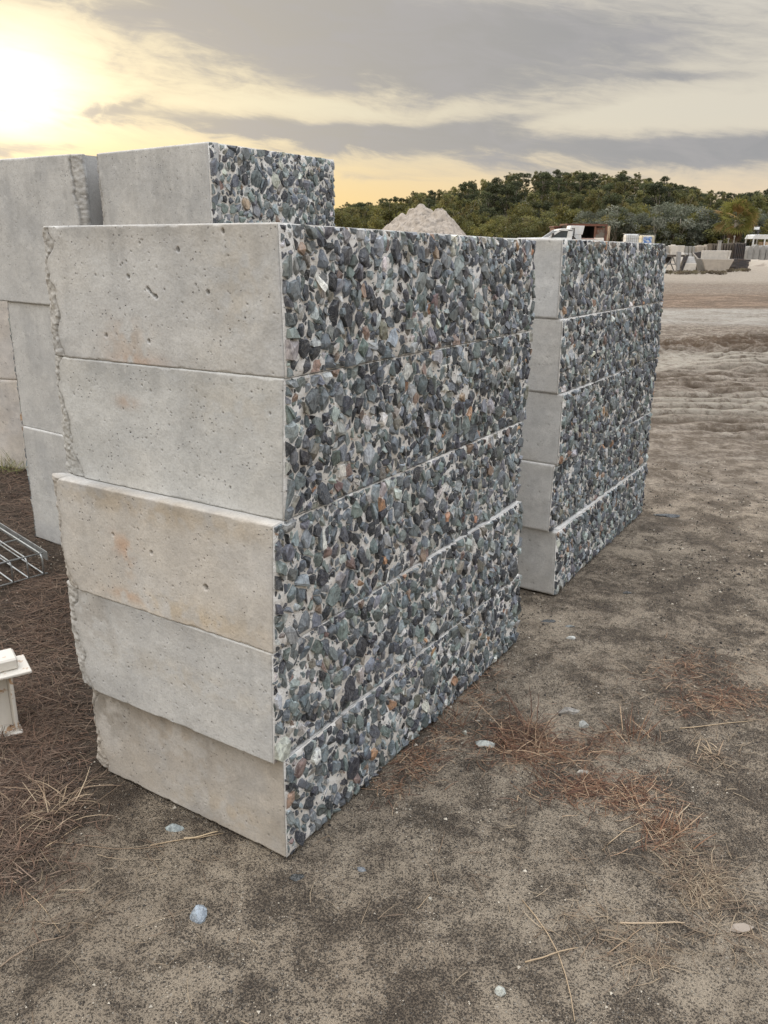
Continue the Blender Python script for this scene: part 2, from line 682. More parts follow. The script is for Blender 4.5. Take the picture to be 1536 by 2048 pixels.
def stone_face(root, org, c0, r0, c1, r1, seed, limit=300):
    c0, r0, c1, r1 = map(np.array, (c0, r0, c1, r1))
    v = (r0 - c0); L = float(np.linalg.norm(v)); Hh = float(c1[2] - c0[2])
    nrm = np.array([v[1], -v[0], 0.0]) / L
    f = face_map(c0, r0, c1, r1, nrm, L, Hh)
    r_ = np.random.default_rng(seed + 900)
    # cement ground of the face, a real uneven sheet
    na, nb = int(L / .011), int(Hh / .011)
    A, B = np.meshgrid(np.linspace(0.0, L, na + 1), np.linspace(0.001, Hh - .001, nb + 1))
    hgt = .003 + (fbm(A * 45 + seed, B * 45, seed, 3) - .45) * .012
    edge = np.minimum(np.minimum(A, L - A), np.minimum(B, Hh - B))
    hgt = hgt * sstep(0, .006, edge) + .0005
    s, t = (A / L)[..., None], (B / Hh)[..., None]
    P = (c0 * (1 - s) + r0 * s) * (1 - t) + (c1 * (1 - s) + r1 * s) * t + nrm * hgt[..., None] - org
    V = P.reshape(-1, 3)
    idx = np.arange((na + 1) * (nb + 1)).reshape(nb + 1, na + 1)
    F = np.stack([idx[:-1, :-1], idx[:-1, 1:], idx[1:, 1:], idx[1:, :-1]], -1).reshape(-1, 4)
    link('cement_face', mesh_np('cement_face', V, F, [M_cement], True), root)
    cells = pack_stones(L, Hh, seed)
    rest = MB(); rc = []
    cnt = 0
    for ar, q, lft in cells:
        V, F, du = stone_solid(q, ar, r_)
        if lft: V = [(p[0], p[1], p[2] + (lft if p[2] > 0 else 0)) for p in V]
        V = [(min(max(p[0], .002), L + .001), min(max(p[1], .001), Hh - .0003), min(p[2], .019)) for p in V]
        W = np.array([f(*p) for p in V])
        col = stone_col()
        if cnt < limit and ar > 1.2e-4:
            cen = W.mean(0)
            me = mesh_py('stone', W - cen, F, [M_stone], False, [(*col, d) for d in du])
            link('stone', me, root, tuple(cen - org))
            cnt += 1
        else:
            rest.add(W - org, F); rc += [(*col, d) for d in du]
    # slivers and grit lying in the cement joints
    for _ in range(int(900 * L * Hh / .53)):
        a, b = r_.uniform(.004, L - .004), r_.uniform(.004, Hh - .004)
        s_ = r_.uniform(.0022, .0058); ph = r_.uniform(0, 6.28)
        q = [(a + s_ * r_.uniform(.6, 1.1) * math.cos(ph + t * 1.57), b + s_ * r_.uniform(.8, 1.6) * math.sin(ph + t * 1.57)) for t in range(4)]
        W = [f(x, y, 0.0) for x, y in q] + [f(a, b, r_.uniform(.006, .0105))]
        rest.add(np.array(W) - org, [(0, 1, 4), (1, 2, 4), (2, 3, 4), (3, 0, 4)])
        col = stone_col(); rc += [(*col, .4)] * 5
    if rest.V:
        o = link('stone_chips', mesh_py('stone_chips', rest.V, rest.F, [M_stone], False, rc), root)
        o['kind'] = 'stuff'
    return cnt


# ------------------------------------------------------------------ cast end faces
def end_face(root, org, c0, l0, c1, l1, seed, res=.0025, rim=True, stains=(), pits=1.0, mir=False, warm=0.0, holes=(), wash=(1, 1, 1)):
    """high-resolution smooth face between corner edge (c) and rough edge (l)"""
    c0, l0, c1, l1 = map(np.array, (c0, l0, c1, l1))
    u = l0 - c0; W = float(np.linalg.norm(u)); Hh = float(c1[2] - c0[2])
    nrm = np.array([-u[1], u[0], 0.0]) / W
    if mir: nrm = -nrm
    r_ = np.random.default_rng(seed)
    na, nb = int(W / res), int(Hh / res)
    A, B = np.meshgrid(np.linspace(0, W, na + 1), np.linspace(0, Hh, nb + 1))
    D = (fbm(A * 5 + seed, B * 5, seed, 3) - .5) * .004 + (fbm(A * 60, B * 60 + seed, seed + 5, 3) - .5) * .0010
    tone = np.ones(A.shape + (3,))
    mott = fbm(A * 7 + seed * 3, B * 9, seed + 20, 5, .6)
    tone *= (1.0 - .08 * sstep(.40, .68, mott) - .06 * sstep(.5, .6, fbm(A * 40, B * 46, seed + 71, 4, .65)))[..., None]
    m2 = fbm(A * 4 - seed, B * 5 + 3, seed + 31, 4)
    tone *= 1 - np.array([.0, .025, .06]) * (sstep(.45, .7, m2) * (.5 + warm * .7))[..., None]
    # vertical wash marks
    wsh = fbm(A * 28, B * 2.0, seed + 44, 3)
    tone *= (1 - .09 * sstep(.5, .8, wsh) * sstep(0, 1, B / Hh))[..., None]
    # soiling along the top and foot
    so = sstep(.10, 0, Hh - B) * fbm(A * 12, B * 6, seed + 7, 4) * .6
    tone *= (1 - np.array([.22, .25, .29]) * so[..., None] * (.6 + warm))
    for (sa, sb, ra, rb, colr, amt) in stains:
        g = np.exp(-(((A / W - sa) / ra) ** 2 + ((B / Hh - sb) / rb) ** 2)) * sstep(.30, .62, fbm(A * 30, B * 30, seed + 61, 4)) * amt
        tone *= 1 - (1 - np.array(colr)) * np.clip(g, 0, 1)[..., None]

    tone *= np.array(wash)

    def pit(x, y, rx, ry, dep):
        j0, j1 = int((x - 2 * rx) / W * na), int((x + 2 * rx) / W * na) + 2
        i0, i1 = int((y - 2 * ry) / Hh * nb), int((y + 2 * ry) / Hh * nb) + 2
        j0, i0 = max(j0, 0), max(i0, 0)
        a, b = A[i0:i1, j0:j1], B[i0:i1, j0:j1]
        if a.size == 0: return
        d = np.sqrt(((a - x) / rx) ** 2 + ((b - y) / ry) ** 2) + (fbm(a * 300, b * 300, seed, 2) - .5) * .5
        k = sstep(1.15, .55, d)
        D[i0:i1, j0:j1] -= dep * k
        tone[i0:i1, j0:j1] *= (1 - .5 * k)[..., None]  # shade of the pit painted into the colour over its real depth
    for _ in range(int(85 * pits * W * Hh / .26)):
        rr = r_.uniform(.0012, .0023); pit(r_.uniform(.02, W - .03), r_.uniform(.01, Hh - .01), rr, rr * r_.uniform(.9, 1.5), rr * 1.6)
    for _ in range(int(13 * pits * W * Hh / .26)):
        rr = r_.uniform(.0018, .0030); pit(r_.uniform(.02, W - .05), r_.uniform(.02, Hh - .02), rr, rr * r_.uniform(1, 1.5), rr * 1.5)
    for (sa, sb, rr) in holes:
        pit(sa * W, sb * Hh, rr, rr * 1.2, rr * 1.7)
    # chipped arrises
    ex = 0.003 + .006 * sstep(.55, .85, fbm(B * 25, B * 0, seed + 2, 4))
    D -= .005 * sstep(0, 1, 1 - A / ex) ** 2
    et = 0.003 + .008 * sstep(.55, .85, fbm(A * 22, A * 0 + 3, seed + 3, 4))
    D -= .004 * sstep(0, 1, 1 - (Hh - B) / et) ** 2
    eb = 0.003 + .008 * sstep(.5, .85, fbm(A * 22, A * 0 + 9, seed + 4, 4))
    D -= .005 * sstep(0, 1, 1 - B / eb) ** 2
    off = np.zeros_like(A)
    if rim:
        bw = B / Hh
        lw = .008 + .042 * sstep(.25, .8, fbm(B * 8, B * 0 + 1, seed + 8, 4, .6)) + .032 * sstep(.25, .0, bw) + .008 * sstep(.8, 1, bw)
        if rim == 'thin': lw = lw * .5
        dd = (W - A) - lw
        groove = np.exp(-(dd / .004) ** 2)
        lip = sstep(.003, -.004, dd)
        rough = (fbm(A * 90, B * 90, seed + 12, 4) - .5)
        D += lip * (-.005 + rough * .012) - groove * .006
        far_ = np.clip((lw - (W - A)) / np.maximum(lw, .004), 0, 1)
        D -= lip * far_ ** 2 * .020
        off = lip * far_ * ((fbm(B * 14, B * 0, seed + 15, 4, .6) - .5) * .026 + .019)
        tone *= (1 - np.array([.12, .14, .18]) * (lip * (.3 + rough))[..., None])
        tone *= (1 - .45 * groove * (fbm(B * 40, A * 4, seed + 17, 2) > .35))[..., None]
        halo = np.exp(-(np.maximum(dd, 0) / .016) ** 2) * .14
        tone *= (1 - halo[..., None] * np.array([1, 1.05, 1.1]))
    s, t = (A / W)[..., None], (B / Hh)[..., None]
    P = (c0 * (1 - s) + l0 * s) * (1 - t) + (c1 * (1 - s) + l1 * s) * t + nrm * D[..., None] + (u / W) * off[..., None] - org
    idx = np.arange(P.shape[0] * P.shape[1]).reshape(P.shape[:2])
    V = P.reshape(-1, 3)
    F = np.stack([idx[:-1, :-1], idx[1:, :-1], idx[1:, 1:], idx[:-1, 1:]], -1).reshape(-1, 4)
    # skirt going back into the block
    ring = np.concatenate([idx[0, :], idx[1:, -1], idx[-1, -2::-1], idx[-2:0:-1, 0]])
    P0 = (c0 * (1 - s) + l0 * s) * (1 - t) + (c1 * (1 - s) + l1 * s) * t + (u / W) * (off * .25)[..., None] - org
    back = P0.reshape(-1, 3)[ring] - nrm * .05
    cen = V.mean(0)
    nb0 = len(V)
    V = np.vstack([V, back])
    k = np.arange(len(ring)); k2 = (k + 1) % len(ring)
    F2 = np.stack([ring[k], ring[k2], nb0 + k2, nb0 + k], -1)
    F = np.vstack([F, F2])
    if mir: F = F[:, ::-1]
    col = np.ones((len(V), 4)); col[:nb0, :3] = np.clip(tone.reshape(-1, 3), 0, 1.4); col[nb0:, :3] = .8
    me = mesh_np('end_face', V, F, [M_conc], True, col)
    return link('end_face', me, root)


def block(cr, label, group, seed, end=None, stones=True, name='retaining_block', limit=300, mir=False, cat='concrete block'):
    """cr: dict of 3D corners: C0,L0,R0 (foot) and C1,L1,R1 (top)"""
    C0, L0, R0, C1, L1, R1 = (np.array(cr[k], float) for k in ('C0', 'L0', 'R0', 'C1', 'L1', 'R1'))
    B0, B1 = L0 + R0 - C0, L1 + R1 - C1
    org = (C0 + B0) / 2; org[2] = C0[2]
    root = thing(name, label, cat, org, 0, group)
    u = (L0 - C0); W = np.linalg.norm(u); u /= W
    v = (R0 - C0); LL = np.linalg.norm(v); v /= LL
    ins = .046
    e = .0015

    def P(base, du, dv, dz): return base + u * du + v * dv + np.array([0, 0, dz]) - org
    mb = MB()
    pts = [P(C0, e, ins, e), P(R0, e, -e, e), P(B0, -.006, -e, e), P(L0, -.006, ins, e),
           P(C1, e, ins, -e), P(R1, e, -e, -e), P(B1, -.006, -e, -e), P(L1, -.006, ins, -e)]
    F = [(3, 2, 1, 0), (4, 5, 6, 7), (0, 1, 5, 4), (1, 2, 6, 5), (2, 3, 7, 6), (3, 0, 4, 7)]
    if mir: F = [f[::-1] for f in F]
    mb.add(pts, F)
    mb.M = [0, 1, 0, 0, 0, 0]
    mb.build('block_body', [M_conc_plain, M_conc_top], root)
    end_face(root, org, C0, L0, C1, L1, seed, mir=mir, **(end or {}))
    if stones:
        if mir: stone_face(root, org, R0, C0, R1, C1, seed * 13 + 5, limit)
        else: stone_face(root, org, C0, R0, C1, R1, seed * 13 + 5, limit)
    return root


# corners of the two stone-faced stacks (metres)
FRONT = [
    ([-.9315, 2.3441, 0], [-.2603, 1.9253, 0], [.5742, 3.2712, 0], [-.925, 2.3441, .3063], [-.261, 1.9253, .3161], [.5755, 3.2712, .3161]),
    ([-.9513, 2.3302, .3063], [-.2857, 1.9075, .3161], [.5577, 3.2485, .3161], [-.9621, 2.3302, .6465], [-.2808, 1.9075, .6435], [.5577, 3.2485, .6435]),
    ([-.955, 2.3177, .6465], [-.2766, 1.9088, .6435], [.5396, 3.2665, .6435], [-.9621, 2.3177, .9863], [-.2677, 1.9088, .988], [.5406, 3.2665, .970]),
    ([-.9326, 2.3467, .9863], [-.2471, 1.9432, .988], [.5549, 3.3073, .970], [-.9323, 2.3467, 1.3274], [-.2377, 1.9432, 1.3372], [.5616, 3.3073, 1.3192]),
    ([-.9318, 2.3454, 1.3274], [-.2344, 1.9453, 1.3372], [.5646, 3.3134, 1.3192], [-.9259, 2.3454, 1.6697], [-.2418, 1.9453, 1.681], [.5485, 3.3134, 1.6533])]
REAR = [
    ([.146, 4.1891, 0], [.8322, 3.7739, 0], [1.6444, 5.1199, 0], [.146, 4.1891, .3264], [.8225, 3.7739, .3264], [1.6497, 5.1199, .3304]),
    ([.1155, 4.2033, .3264], [.7845, 3.7752, .3264], [1.636, 5.1052, .3304], [.1155, 4.2033, .6567], [.7879, 3.7752, .6567], [1.635, 5.1052, .6567]),
    ([.1255, 4.1939, .6567], [.8017, 3.7741, .6567], [1.6338, 5.1144, .6567], [.1255, 4.1939, .9885], [.8034, 3.7741, .9885], [1.6329, 5.1144, .9876]),
    ([.1077, 4.2102, .9885], [.7773, 3.7795, .9885], [1.6396, 5.1063, .9876], [.1077, 4.2102, 1.3215], [.776, 3.7795, 1.3215], [1.6221, 5.1063, 1.3167]),
    ([.0874, 4.2217, 1.3215], [.753, 3.786, 1.3215], [1.6287, 5.1064, 1.3167], [.0874, 4.2217, 1.6591], [.7509, 3.786, 1.6591], [1.6066, 5.1064, 1.6425])]
ORD = ['bottom', 'second from the bottom', 'middle', 'second from the top', 'top']
RUST = (.95, .62, .42)
TAN = (.95, .84, .68)
STAINS = [
    dict(warm=1.1, wash=(.90, .86, .82), stains=((.5, .75, .3, .3, (.85, .78, .70), .7), (.9, .8, .15, .3, (.6, .58, .55), .9), (.3, .2, .3, .2, TAN, .5))),
    dict(warm=.4, stains=((.85, .8, .15, .25, (.7, .66, .62), .7), (.4, .5, .4, .12, TAN, .4))),
    dict(warm=.9, wash=(1.05, 1.02, .99), holes=((.28, .38, .0075), (.52, .55, .005), (.70, .62, .005)), stains=((.655, .55, .055, .10, (1, .74, .58), .8), (.63, .38, .03, .16, (.97, .78, .62), .5), (.66, .10, .09, .05, RUST, .5),
                          (.35, .1, .3, .12, TAN, .8), (.5, .9, .5, .10, TAN, .6))),
    dict(warm=.1, wash=(1.02, 1.03, 1.03), stains=((.65, .7, .05, .05, RUST, .5), (.2, .8, .2, .15, TAN, .3))),
    dict(warm=.35, holes=((.520, .56, .0045), (.512, .545, .004), (.505, .528, .0035), (.496, .515, .004), (.486, .505, .0055), (.38, .83, .0055), (.20, .95, .005), (.60, .64, .005), (.53, .18, .0045), (.27, .55, .005), (.72, .2, .005)), stains=((.63, .17, .10, .16, (.95, .82, .72), .8), (.58, .03, .12, .05, (.88, .68, .56), .7), (.15, .6, .12, .4, TAN, .4)))]
for i, (c, t) in enumerate(zip(FRONT, ORD)):
    cr = dict(zip(('L0', 'C0', 'R0', 'L1', 'C1', 'R1'), c))
    extra = ['brown soiled block', 'pale bluish block', 'orange-stained block sticking out in front', 'clean grey block', 'block with a curled hole in its end'][i]
    block(cr, 'stone-faced %s, %s of the near stack' % (extra, t), 'stone-faced blocks in the near stack', 30 + i, STAINS[i])
for i, (c, t) in enumerate(zip(REAR, ORD)):
    cr = dict(zip(('L0', 'C0', 'R0', 'L1', 'C1', 'R1'), c))
    block(cr, 'stone-faced concrete block with narrow grey end showing, %s of the right-hand stack' % t,
          'stone-faced blocks in the right-hand stack', 50 + i, dict(res=.006, warm=.2, pits=.7))

# tall stack at the far left: smooth end towards us, stones on its left side
ang = -.616


def plane_pt(x, z): return [x, 3.097 - .7082 * x, z]


vdir = np.array([math.sin(.616), math.cos(.616), 0])
LZ = [0, .645, 1.311, 1.998]
LX = [(-1.990, -1.40), (-2.005, -1.405), (-2.055, -1.421)]
LN = ['bottom', 'middle', 'top']
for i in range(3):
    xl, xr = LX[i]
    # stones are on the left edge here, rough rim on the right edge
    C0, L0 = np.array(plane_pt(xl, LZ[i])), np.array(plane_pt(xr, LZ[i]))
    C1, L1 = np.array(plane_pt(xl, LZ[i + 1])), np.array(plane_pt(xr, LZ[i + 1]))
    sh = vdir * [.00, .012, .0][i]
    cr = dict(C0=C0 + sh, L0=L0 + sh, C1=C1 + sh, L1=L1 + sh, R0=C0 + vdir * 1.55 + sh, R1=C1 + vdir * 1.55 + sh)
    block(cr, 'tall smooth-ended concrete block, %s of the three in the far-left stack' % LN[i],
          'tall blocks in the far-left stack', 70 + i, dict(res=.0042, pits=.45, warm=-.5), mir=True, limit=90)
# stack just behind with the half-length stone face
for i in range(3):
    C0, C1 = np.array([-.702, 3.5216, LZ[i]]), np.array([-.702, 3.5216, LZ[i + 1]])
    uu = np.array([-.600, .545, 0.]); uu = uu / np.linalg.norm(uu) * .845
    vv = np.array([.444, .703, 0.])
    if i < 2: C0 = C0 + np.array([.01, .01, 0]) * i; C1 = C1 + np.array([.01, .01, 0]) * i
    cr = dict(C0=C0, L0=C0 + uu, R0=C0 + vv, C1=C1, L1=C1 + uu, R1=C1 + vv)
    block(cr, 'tall stone-faced concrete block %s' % ['at the foot of the stack behind the near stack', 'in the middle of the stack behind the near stack', 'rising above the near stack, short stone face to the right'][i],
          'tall blocks behind the near stack', 80 + i, dict(res=.0042 if i == 2 else .02, pits=.8, warm=-.2), stones=(i == 2))
# pale wall of blocks beyond the far-left stack
for i in range(3):
    p = G(47, 940); q = G(-120, 925)
    z0, z1 = .66 * i + .0, .66 * (i + 1)
    d = (q - p); d[2] = 0; W_ = np.linalg.norm(d); d /= W_
    p = p - d * .55
    pz = np.array([p[0], p[1], z0]); pz1 = np.array([p[0], p[1], z1])
    b = np.array([-d[1], d[0], 0]); b = b if b[1] > 0 else -b
    cr = dict(C0=pz, L0=pz + d * 1.5, R0=pz + b * .8, C1=pz1, L1=pz1 + d * 1.5, R1=pz1 + b * .8)
    block(cr, 'pale pinkish concrete block, %s of the stack seen past the far-left stack' % LN[i],
          'pale blocks beyond the far-left stack', 90 + i, dict(res=.012, pits=.5, warm=.6, rim=False, wash=(1.2, 1.14, 1.1)), stones=False)


# ------------------------------------------------------------------ ground
def lines(segs):
    out = [segs[0][0]]
    for a, b, st in segs:
        n = max(1, int(round((b - a) / st)))
        out += list(a + (b - a) * (np.arange(n) + 1) / n)
    return np.array(out)


def grow(a, b, st, k):
    out = []; x = a
    while x < b:
        x += st; st *= k; out.append(min(x, b))
    return np.array(out)


TR0 = G(1330, 880)[:2]; TR1 = G(1536, 740)[:2]


def tracks(x, y):
    """tread ridges left by heavy tyres"""
    h = np.zeros_like(x)
    m = np.zeros_like(x)
    for (p0, p1, w, sp, am) in (((2.6, 8.1), (5.6, 12.4), .70, .46, .075), ((3.3, 7.4), (6.8, 11.4), .60, .46, .07),
                                ((3.3, 10.2), (6.3, 14.6), .50, .50, .07), ((3.2, 13), (9.5, 17.5), .5, .55, .06)):
        p0 = np.array(p0); p1 = np.array(p1); d = (p1 - p0); L_ = np.hypot(*d); d /= L_
        s = (x - p0[0]) * d[0] + (y - p0[1]) * d[1]
        c = -(x - p0[0]) * d[1] + (y - p0[1]) * d[0] + .25 * np.sin(s * .6)
        inn = sstep(w, w * .75, np.abs(c)) * sstep(-.4, .3, s) * sstep(L_ + 4, L_, s)
        br = sstep(.22, .42, fbm(x * 1.4, y * 1.4, 77, 3))
        lug = sstep(-.45, .35, np.sin(2 * math.pi * (s + .85 * c) / sp + .35 * fbm(x * 3, y * 3, 5, 2)))
        h += inn * br * (am * lug - am * .6)
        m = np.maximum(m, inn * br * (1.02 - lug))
    return h, m


def gz(x, y):
    x = np.asarray(x, float); y = np.asarray(y, float)
    r = np.hypot(x, y)
    z = (fbm(x * .5, y * .5, 1, 3) - .5) * .05 * sstep(1.5, 6, r)
    z = z + (fbm(x * 3.1, y * 3.1, 2, 4) - .5) * .022
    z = z + (fbm(x * 15, y * 15, 3, 4, .6) - .5) * .014
    z = z + (fbm(x * 50, y * 50, 4, 2, .6) - .5) * .0085 * sstep(6, 3, r)
    t, m = tracks(x, y)
    z = z + t + sstep(5, 8, r) * sstep(30, 20, r) * (fbm(x * 2.6, y * 2.6, 19, 4, .62) - .5) * .045
    # clods of a low berm and the rough band
    cl = np.exp(-((y - 13.6 - .15 * x) / 1.3) ** 2) * sstep(1.5, 4, x)
    z = z + cl * (.05 + (fbm(x * 4, y * 4, 9, 4, .6) - .45) * .26)
    lf = sstep(-.9, -1.6, x) * sstep(.8, 2, y)
    z = z + lf * (fbm(x * 9, y * 9, 13, 4, .6) - .5) * .045
    # shoe prints near the bottom left
    for (px, py) in ((-.62, 1.62), (-.52, 1.42)):
        g = np.exp(-(((x - px) / .06) ** 2 + ((y - py) / .10) ** 2) ** 2)
        z = z - g * .010 + g * .004 * np.sin(y * 190 + x * 60)
    # flatten under the stacks
    flat = np.zeros_like(z)
    for (cx, cy) in ((-.18, 2.83), (.90, 4.65)):
        a = (x - cx) * .5145 + (y - cy) * .8575; b = -(x - cx) * .8575 + (y - cy) * .5145
        flat = np.maximum(flat, sstep(.06, 0, np.abs(a) - .80) * sstep(.06, 0, np.abs(b) - .41))
    near = sstep(5.5, 4.0, y) * sstep(-.9, -.6, x) * sstep(1.9, 1.5, x) * .75
    z = z * (1 - flat) * (1 - near * .35) - .004 * flat
    return z - .0055


xs = np.concatenate([-grow(4.0, 420, .08, 1.13)[::-1], lines([(-4, -1.6, .035), (-1.6, 2.0, .014), (2.0, 9.5, .034)]), grow(9.5, 420, .08, 1.13)])
ys = np.concatenate([-grow(-.4, 30, .15, 1.3)[::-1], lines([(.4, 1.0, .05), (1.0, 3.4, .013), (3.4, 6, .026), (6, 18.5, .045)]), grow(18.5, 460, .06, 1.045)])
GX, GY = np.meshgrid(xs, ys)
GZ = gz(GX, GY)
far_m = sstep(60, 90, np.hypot(GX, GY))
GZ = GZ * (1 - far_m)
idx = np.arange(GX.size).reshape(GX.shape)
Fg = np.stack([idx[:-1, :-1], idx[:-1, 1:], idx[1:, 1:], idx[1:, :-1]], -1).reshape(-1, 4)
# tread-groove shade to paint in / how pale / how much thatch (used as colour weights)
groove_shade = tracks(GX, GY)[1]
thatch = sstep(-.55, -1.15, GX + .22 * (GY - 2.2) * (GY < 2.2) + (fbm(GX * 2, GY * 2, 21, 3) - .5) * .8)
thatch = thatch * sstep(11, 7, GY) * (.25 + .75 * sstep(1.7, 2.25, GY + (fbm(GX * 6, GY * 6, 23, 3) - .5) * .5))
gcol = np.stack([thatch, groove_shade, np.exp(-((GY - 13.5 - .15 * GX) / .85) ** 2) * sstep(2, 4, GX), np.ones_like(GX)], -1).reshape(-1, 4)


def mat_ground():
    m, nt, b, tc = new_mat('yard_dirt')
    v = tc.outputs['Object']
    sep = nt.nodes.new('ShaderNodeSeparateXYZ'); nt.links.new(v, sep.inputs[0])
    X, Y = E(nt, sep.outputs[0]), E(nt, sep.outputs[1])
    a = attr(nt)
    sc = nt.nodes.new('ShaderNodeSeparateColor'); nt.links.new(a.outputs['Color'], sc.inputs[0])
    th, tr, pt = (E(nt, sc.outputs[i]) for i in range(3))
    n_big = noise(nt, v, 1.1, 5, .6)
    n_mid = noise(nt, v, 5.5, 7, .65, .3)
    n_fin = noise(nt, v, 34, 6, .75)
    n_str = noise(nt, v, 8.5, 7, .80, .5)
    n_peb = noise(nt, v, 26, 5, .8)
    n_gr = noise(nt, v, 260, 4, .8)
    dirt = mix(nt, n_mid.step(.35, .7), (.385, .325, .248), (.215, .175, .130))
    dirt = mix(nt, n_big.step(.4, .65) * .5, dirt, (.235, .182, .130))
    # dark fine gravel pressed into the surface
    vg = nt.nodes.new('ShaderNodeTexVoronoi'); vg.inputs['Scale'].default_value = 230
    nt.links.new(v, vg.inputs['Vector'])
    vcol = nt.nodes.new('ShaderNodeSeparateColor'); nt.links.new(vg.outputs['Color'], vcol.inputs[0])
    vr = E(nt, vcol.outputs[0])
    grav_c = mix(nt, vr.step(.55, 1.0), (.040, .037, .035), (.15, .135, .12))
    grav_c = mix(nt, vr._b('GREATER_THAN', .955), grav_c, (.50, .47, .40))
    cover = (n_big * .45 + n_mid * .65 + n_fin * .60)
    cov = cover.step(.72, .98)
    spk = (1.0 - E(nt, vg.outputs['Distance']).step(.25, .62)) * (vr + cov * .9).step(.62, .9)
    near_c = mix(nt, spk * .80, dirt, grav_c)
    v2 = nt.nodes.new('ShaderNodeTexVoronoi'); v2.inputs['Scale'].default_value = 95
    nt.links.new(v, v2.inputs['Vector'])
    s2 = nt.nodes.new('ShaderNodeSeparateColor'); nt.links.new(v2.outputs['Color'], s2.inputs[0])
    r2, q2 = E(nt, s2.outputs[0]), E(nt, s2.outputs[1])
    m2 = (1.0 - (E(nt, v2.outputs['Distance']) + (n_fin - .5) * .5).step(.20, .42)) * (r2 + cov * .5)._b('GREATER_THAN', .80)
    near_c = mix(nt, m2 * .8, near_c, mix(nt, q2._b('GREATER_THAN', .55), (.055, .048, .042), mix(nt, q2.step(.6, 1.0), (.20, .165, .13), (.42, .38, .32))))
    near_c = mix(nt, n_gr.step(.50, .60) * .55, near_c, (.060, .053, .048))
    near_c = mix(nt, n_gr.step(.40, .33) * .30, near_c, (.36, .33, .28))
    near_c = mix(nt, cover.step(.80, 1.0) * .50, near_c, (.058, .048, .040))
    # middle distance: lighter, pinkish dust
    mid_c = mix(nt, n_mid.step(.38, .62), (.37, .32, .265), (.20, .16, .12))
    mid_c = mix(nt, n_str.step(.47, .58) * .62, mid_c, (.125, .095, .07))
    mid_c = mix(nt, n_fin.step(.4, .75) * .5, mid_c, (.24, .20, .155))
    nl = noise(nt, mapping(nt, v, (.5, 1.0, 1.0), (0, 0, .2)), 1.6, 8, .7)
    mid_c = mix(nt, nl.step(.48, .66) * n_str.step(.62, .45) * .85, mid_c, (.46, .41, .345))
    w = (Y + X * .12 + (n_big - .5) * 2.2).step(4.2, 8.2)
    mid_c = mix(nt, n_peb.step(.50, .60) * .55, mid_c, (.10, .078, .06))
    mid_c = mix(nt, n_peb.step(.44, .36) * .45, mid_c, (.50, .45, .38))
    c = mix(nt, w, near_c, mid_c)
    c = mix(nt, tr * .95, c, (.095, .070, .048))  # tread grooves darkened in colour to stand for their shade
    c = mix(nt, pt * n_str.step(.36, .54) * .9, c, (.125, .085, .055))
    # pale haul road and the reddish band beyond it
    yy = Y - X * .10 + (n_mid - .5) * 1.2
    pz = yy.step(10.6, 11.6) * (1.0 - yy.step(12.4, 13.0)) + yy.step(7.6, 8.3) * (1.0 - yy.step(8.8, 9.6)) * n_mid.step(.35, .5)
    c = mix(nt, pz.mn(1.0) * (1.0 - tr) * n_str.step(.66, .46) * .8, c, (.47, .43, .36))
    road = yy.step(16.8, 18.2) * (1.0 - yy.step(21.2, 22.6))
    c = mix(nt, road * .85, c, mix(nt, nl.step(.4, .65), (.45, .425, .38), mix(nt, n_str.step(.4, .6), (.36, .33, .28), (.27, .24, .20))))
    red = yy.step(21.4, 22.6) * (1.0 - yy.step(27, 30) * .7) * (1.0 - yy.step(34, 38))
    c = mix(nt, red * .8, c, mix(nt, (nl * .6 + n_str * .4).step(.44, .54), (.33, .235, .165), (.13, .088, .06)))
    c = mix(nt, (yy.step(34, 40)) * .75, c, (.37, .325, .265))
    far_ = Y.step(12, 16)
    c = mix(nt, far_ * n_str.step(.50, .62) * .45, c, (.13, .10, .075))
    # soil under the dead grass
    soil = mix(nt, n_fin.step(.35, .7), (.105, .078, .058), (.045, .034, .027))
    c = mix(nt, th * .92, c, soil)
    setin(nt, b.inputs['Base Color'], c)
    b.inputs['Roughness'].default_value = .92
    b.inputs['Specular IOR Level'].default_value = .2
    bump(nt, b, n_fin * 1.0 + n_gr * .6 + spk * .7 + n_str * w * 5.0, .010, 1.0)
    return m


M_ground = mat_ground()
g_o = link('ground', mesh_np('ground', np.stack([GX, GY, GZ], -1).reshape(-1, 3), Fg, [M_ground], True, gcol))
g_o['kind'] = 'structure'

# ------------------------------------------------------------------ loose grit (stuff)
def mat_tint(name, rough=.8, transl=0.0, rnd=.25, spec=.3, nscale=40):
    m, nt, b, tc = new_mat(name)
    a = attr(nt)
    r = obj_random(nt)
    geo = nt.nodes.new('ShaderNodeNewGeometry')
    n = noise(nt, geo.outputs['Position'], nscale, 3)
    br = (r - .5) * (2 * rnd) + 1.0 + (n - .5) * .5
    vs = nt.nodes.new('ShaderNodeVectorMath'); vs.operation = 'SCALE'
    nt.links.new(a.outputs['Color'], vs.inputs[0]); nt.links.new(br.s, vs.inputs['Scale'])
    nt.links.new(vs.outputs[0], b.inputs['Base Color'])
    b.inputs['Roughness'].default_value = rough
    b.inputs['Specular IOR Level'].default_value = spec
    if transl:
        t = nt.nodes.new('ShaderNodeBsdfTranslucent')
        nt.links.new(vs.outputs[0], t.inputs[0])
        ms = nt.nodes.new('ShaderNodeMixShader'); ms.inputs[0].default_value = transl
        nt.links.new(b.outputs[0], ms.inputs[1]); nt.links.new(t.outputs[0], ms.inputs[2])
        out = [q for q in nt.nodes if q.type == 'OUTPUT_MATERIAL'][0]
        nt.links.new(ms.outputs[0], out.inputs[0])
    return m


M_grit = mat_tint('grit', .8)
M_straw = mat_tint('dry_straw', .7, .0, .1)


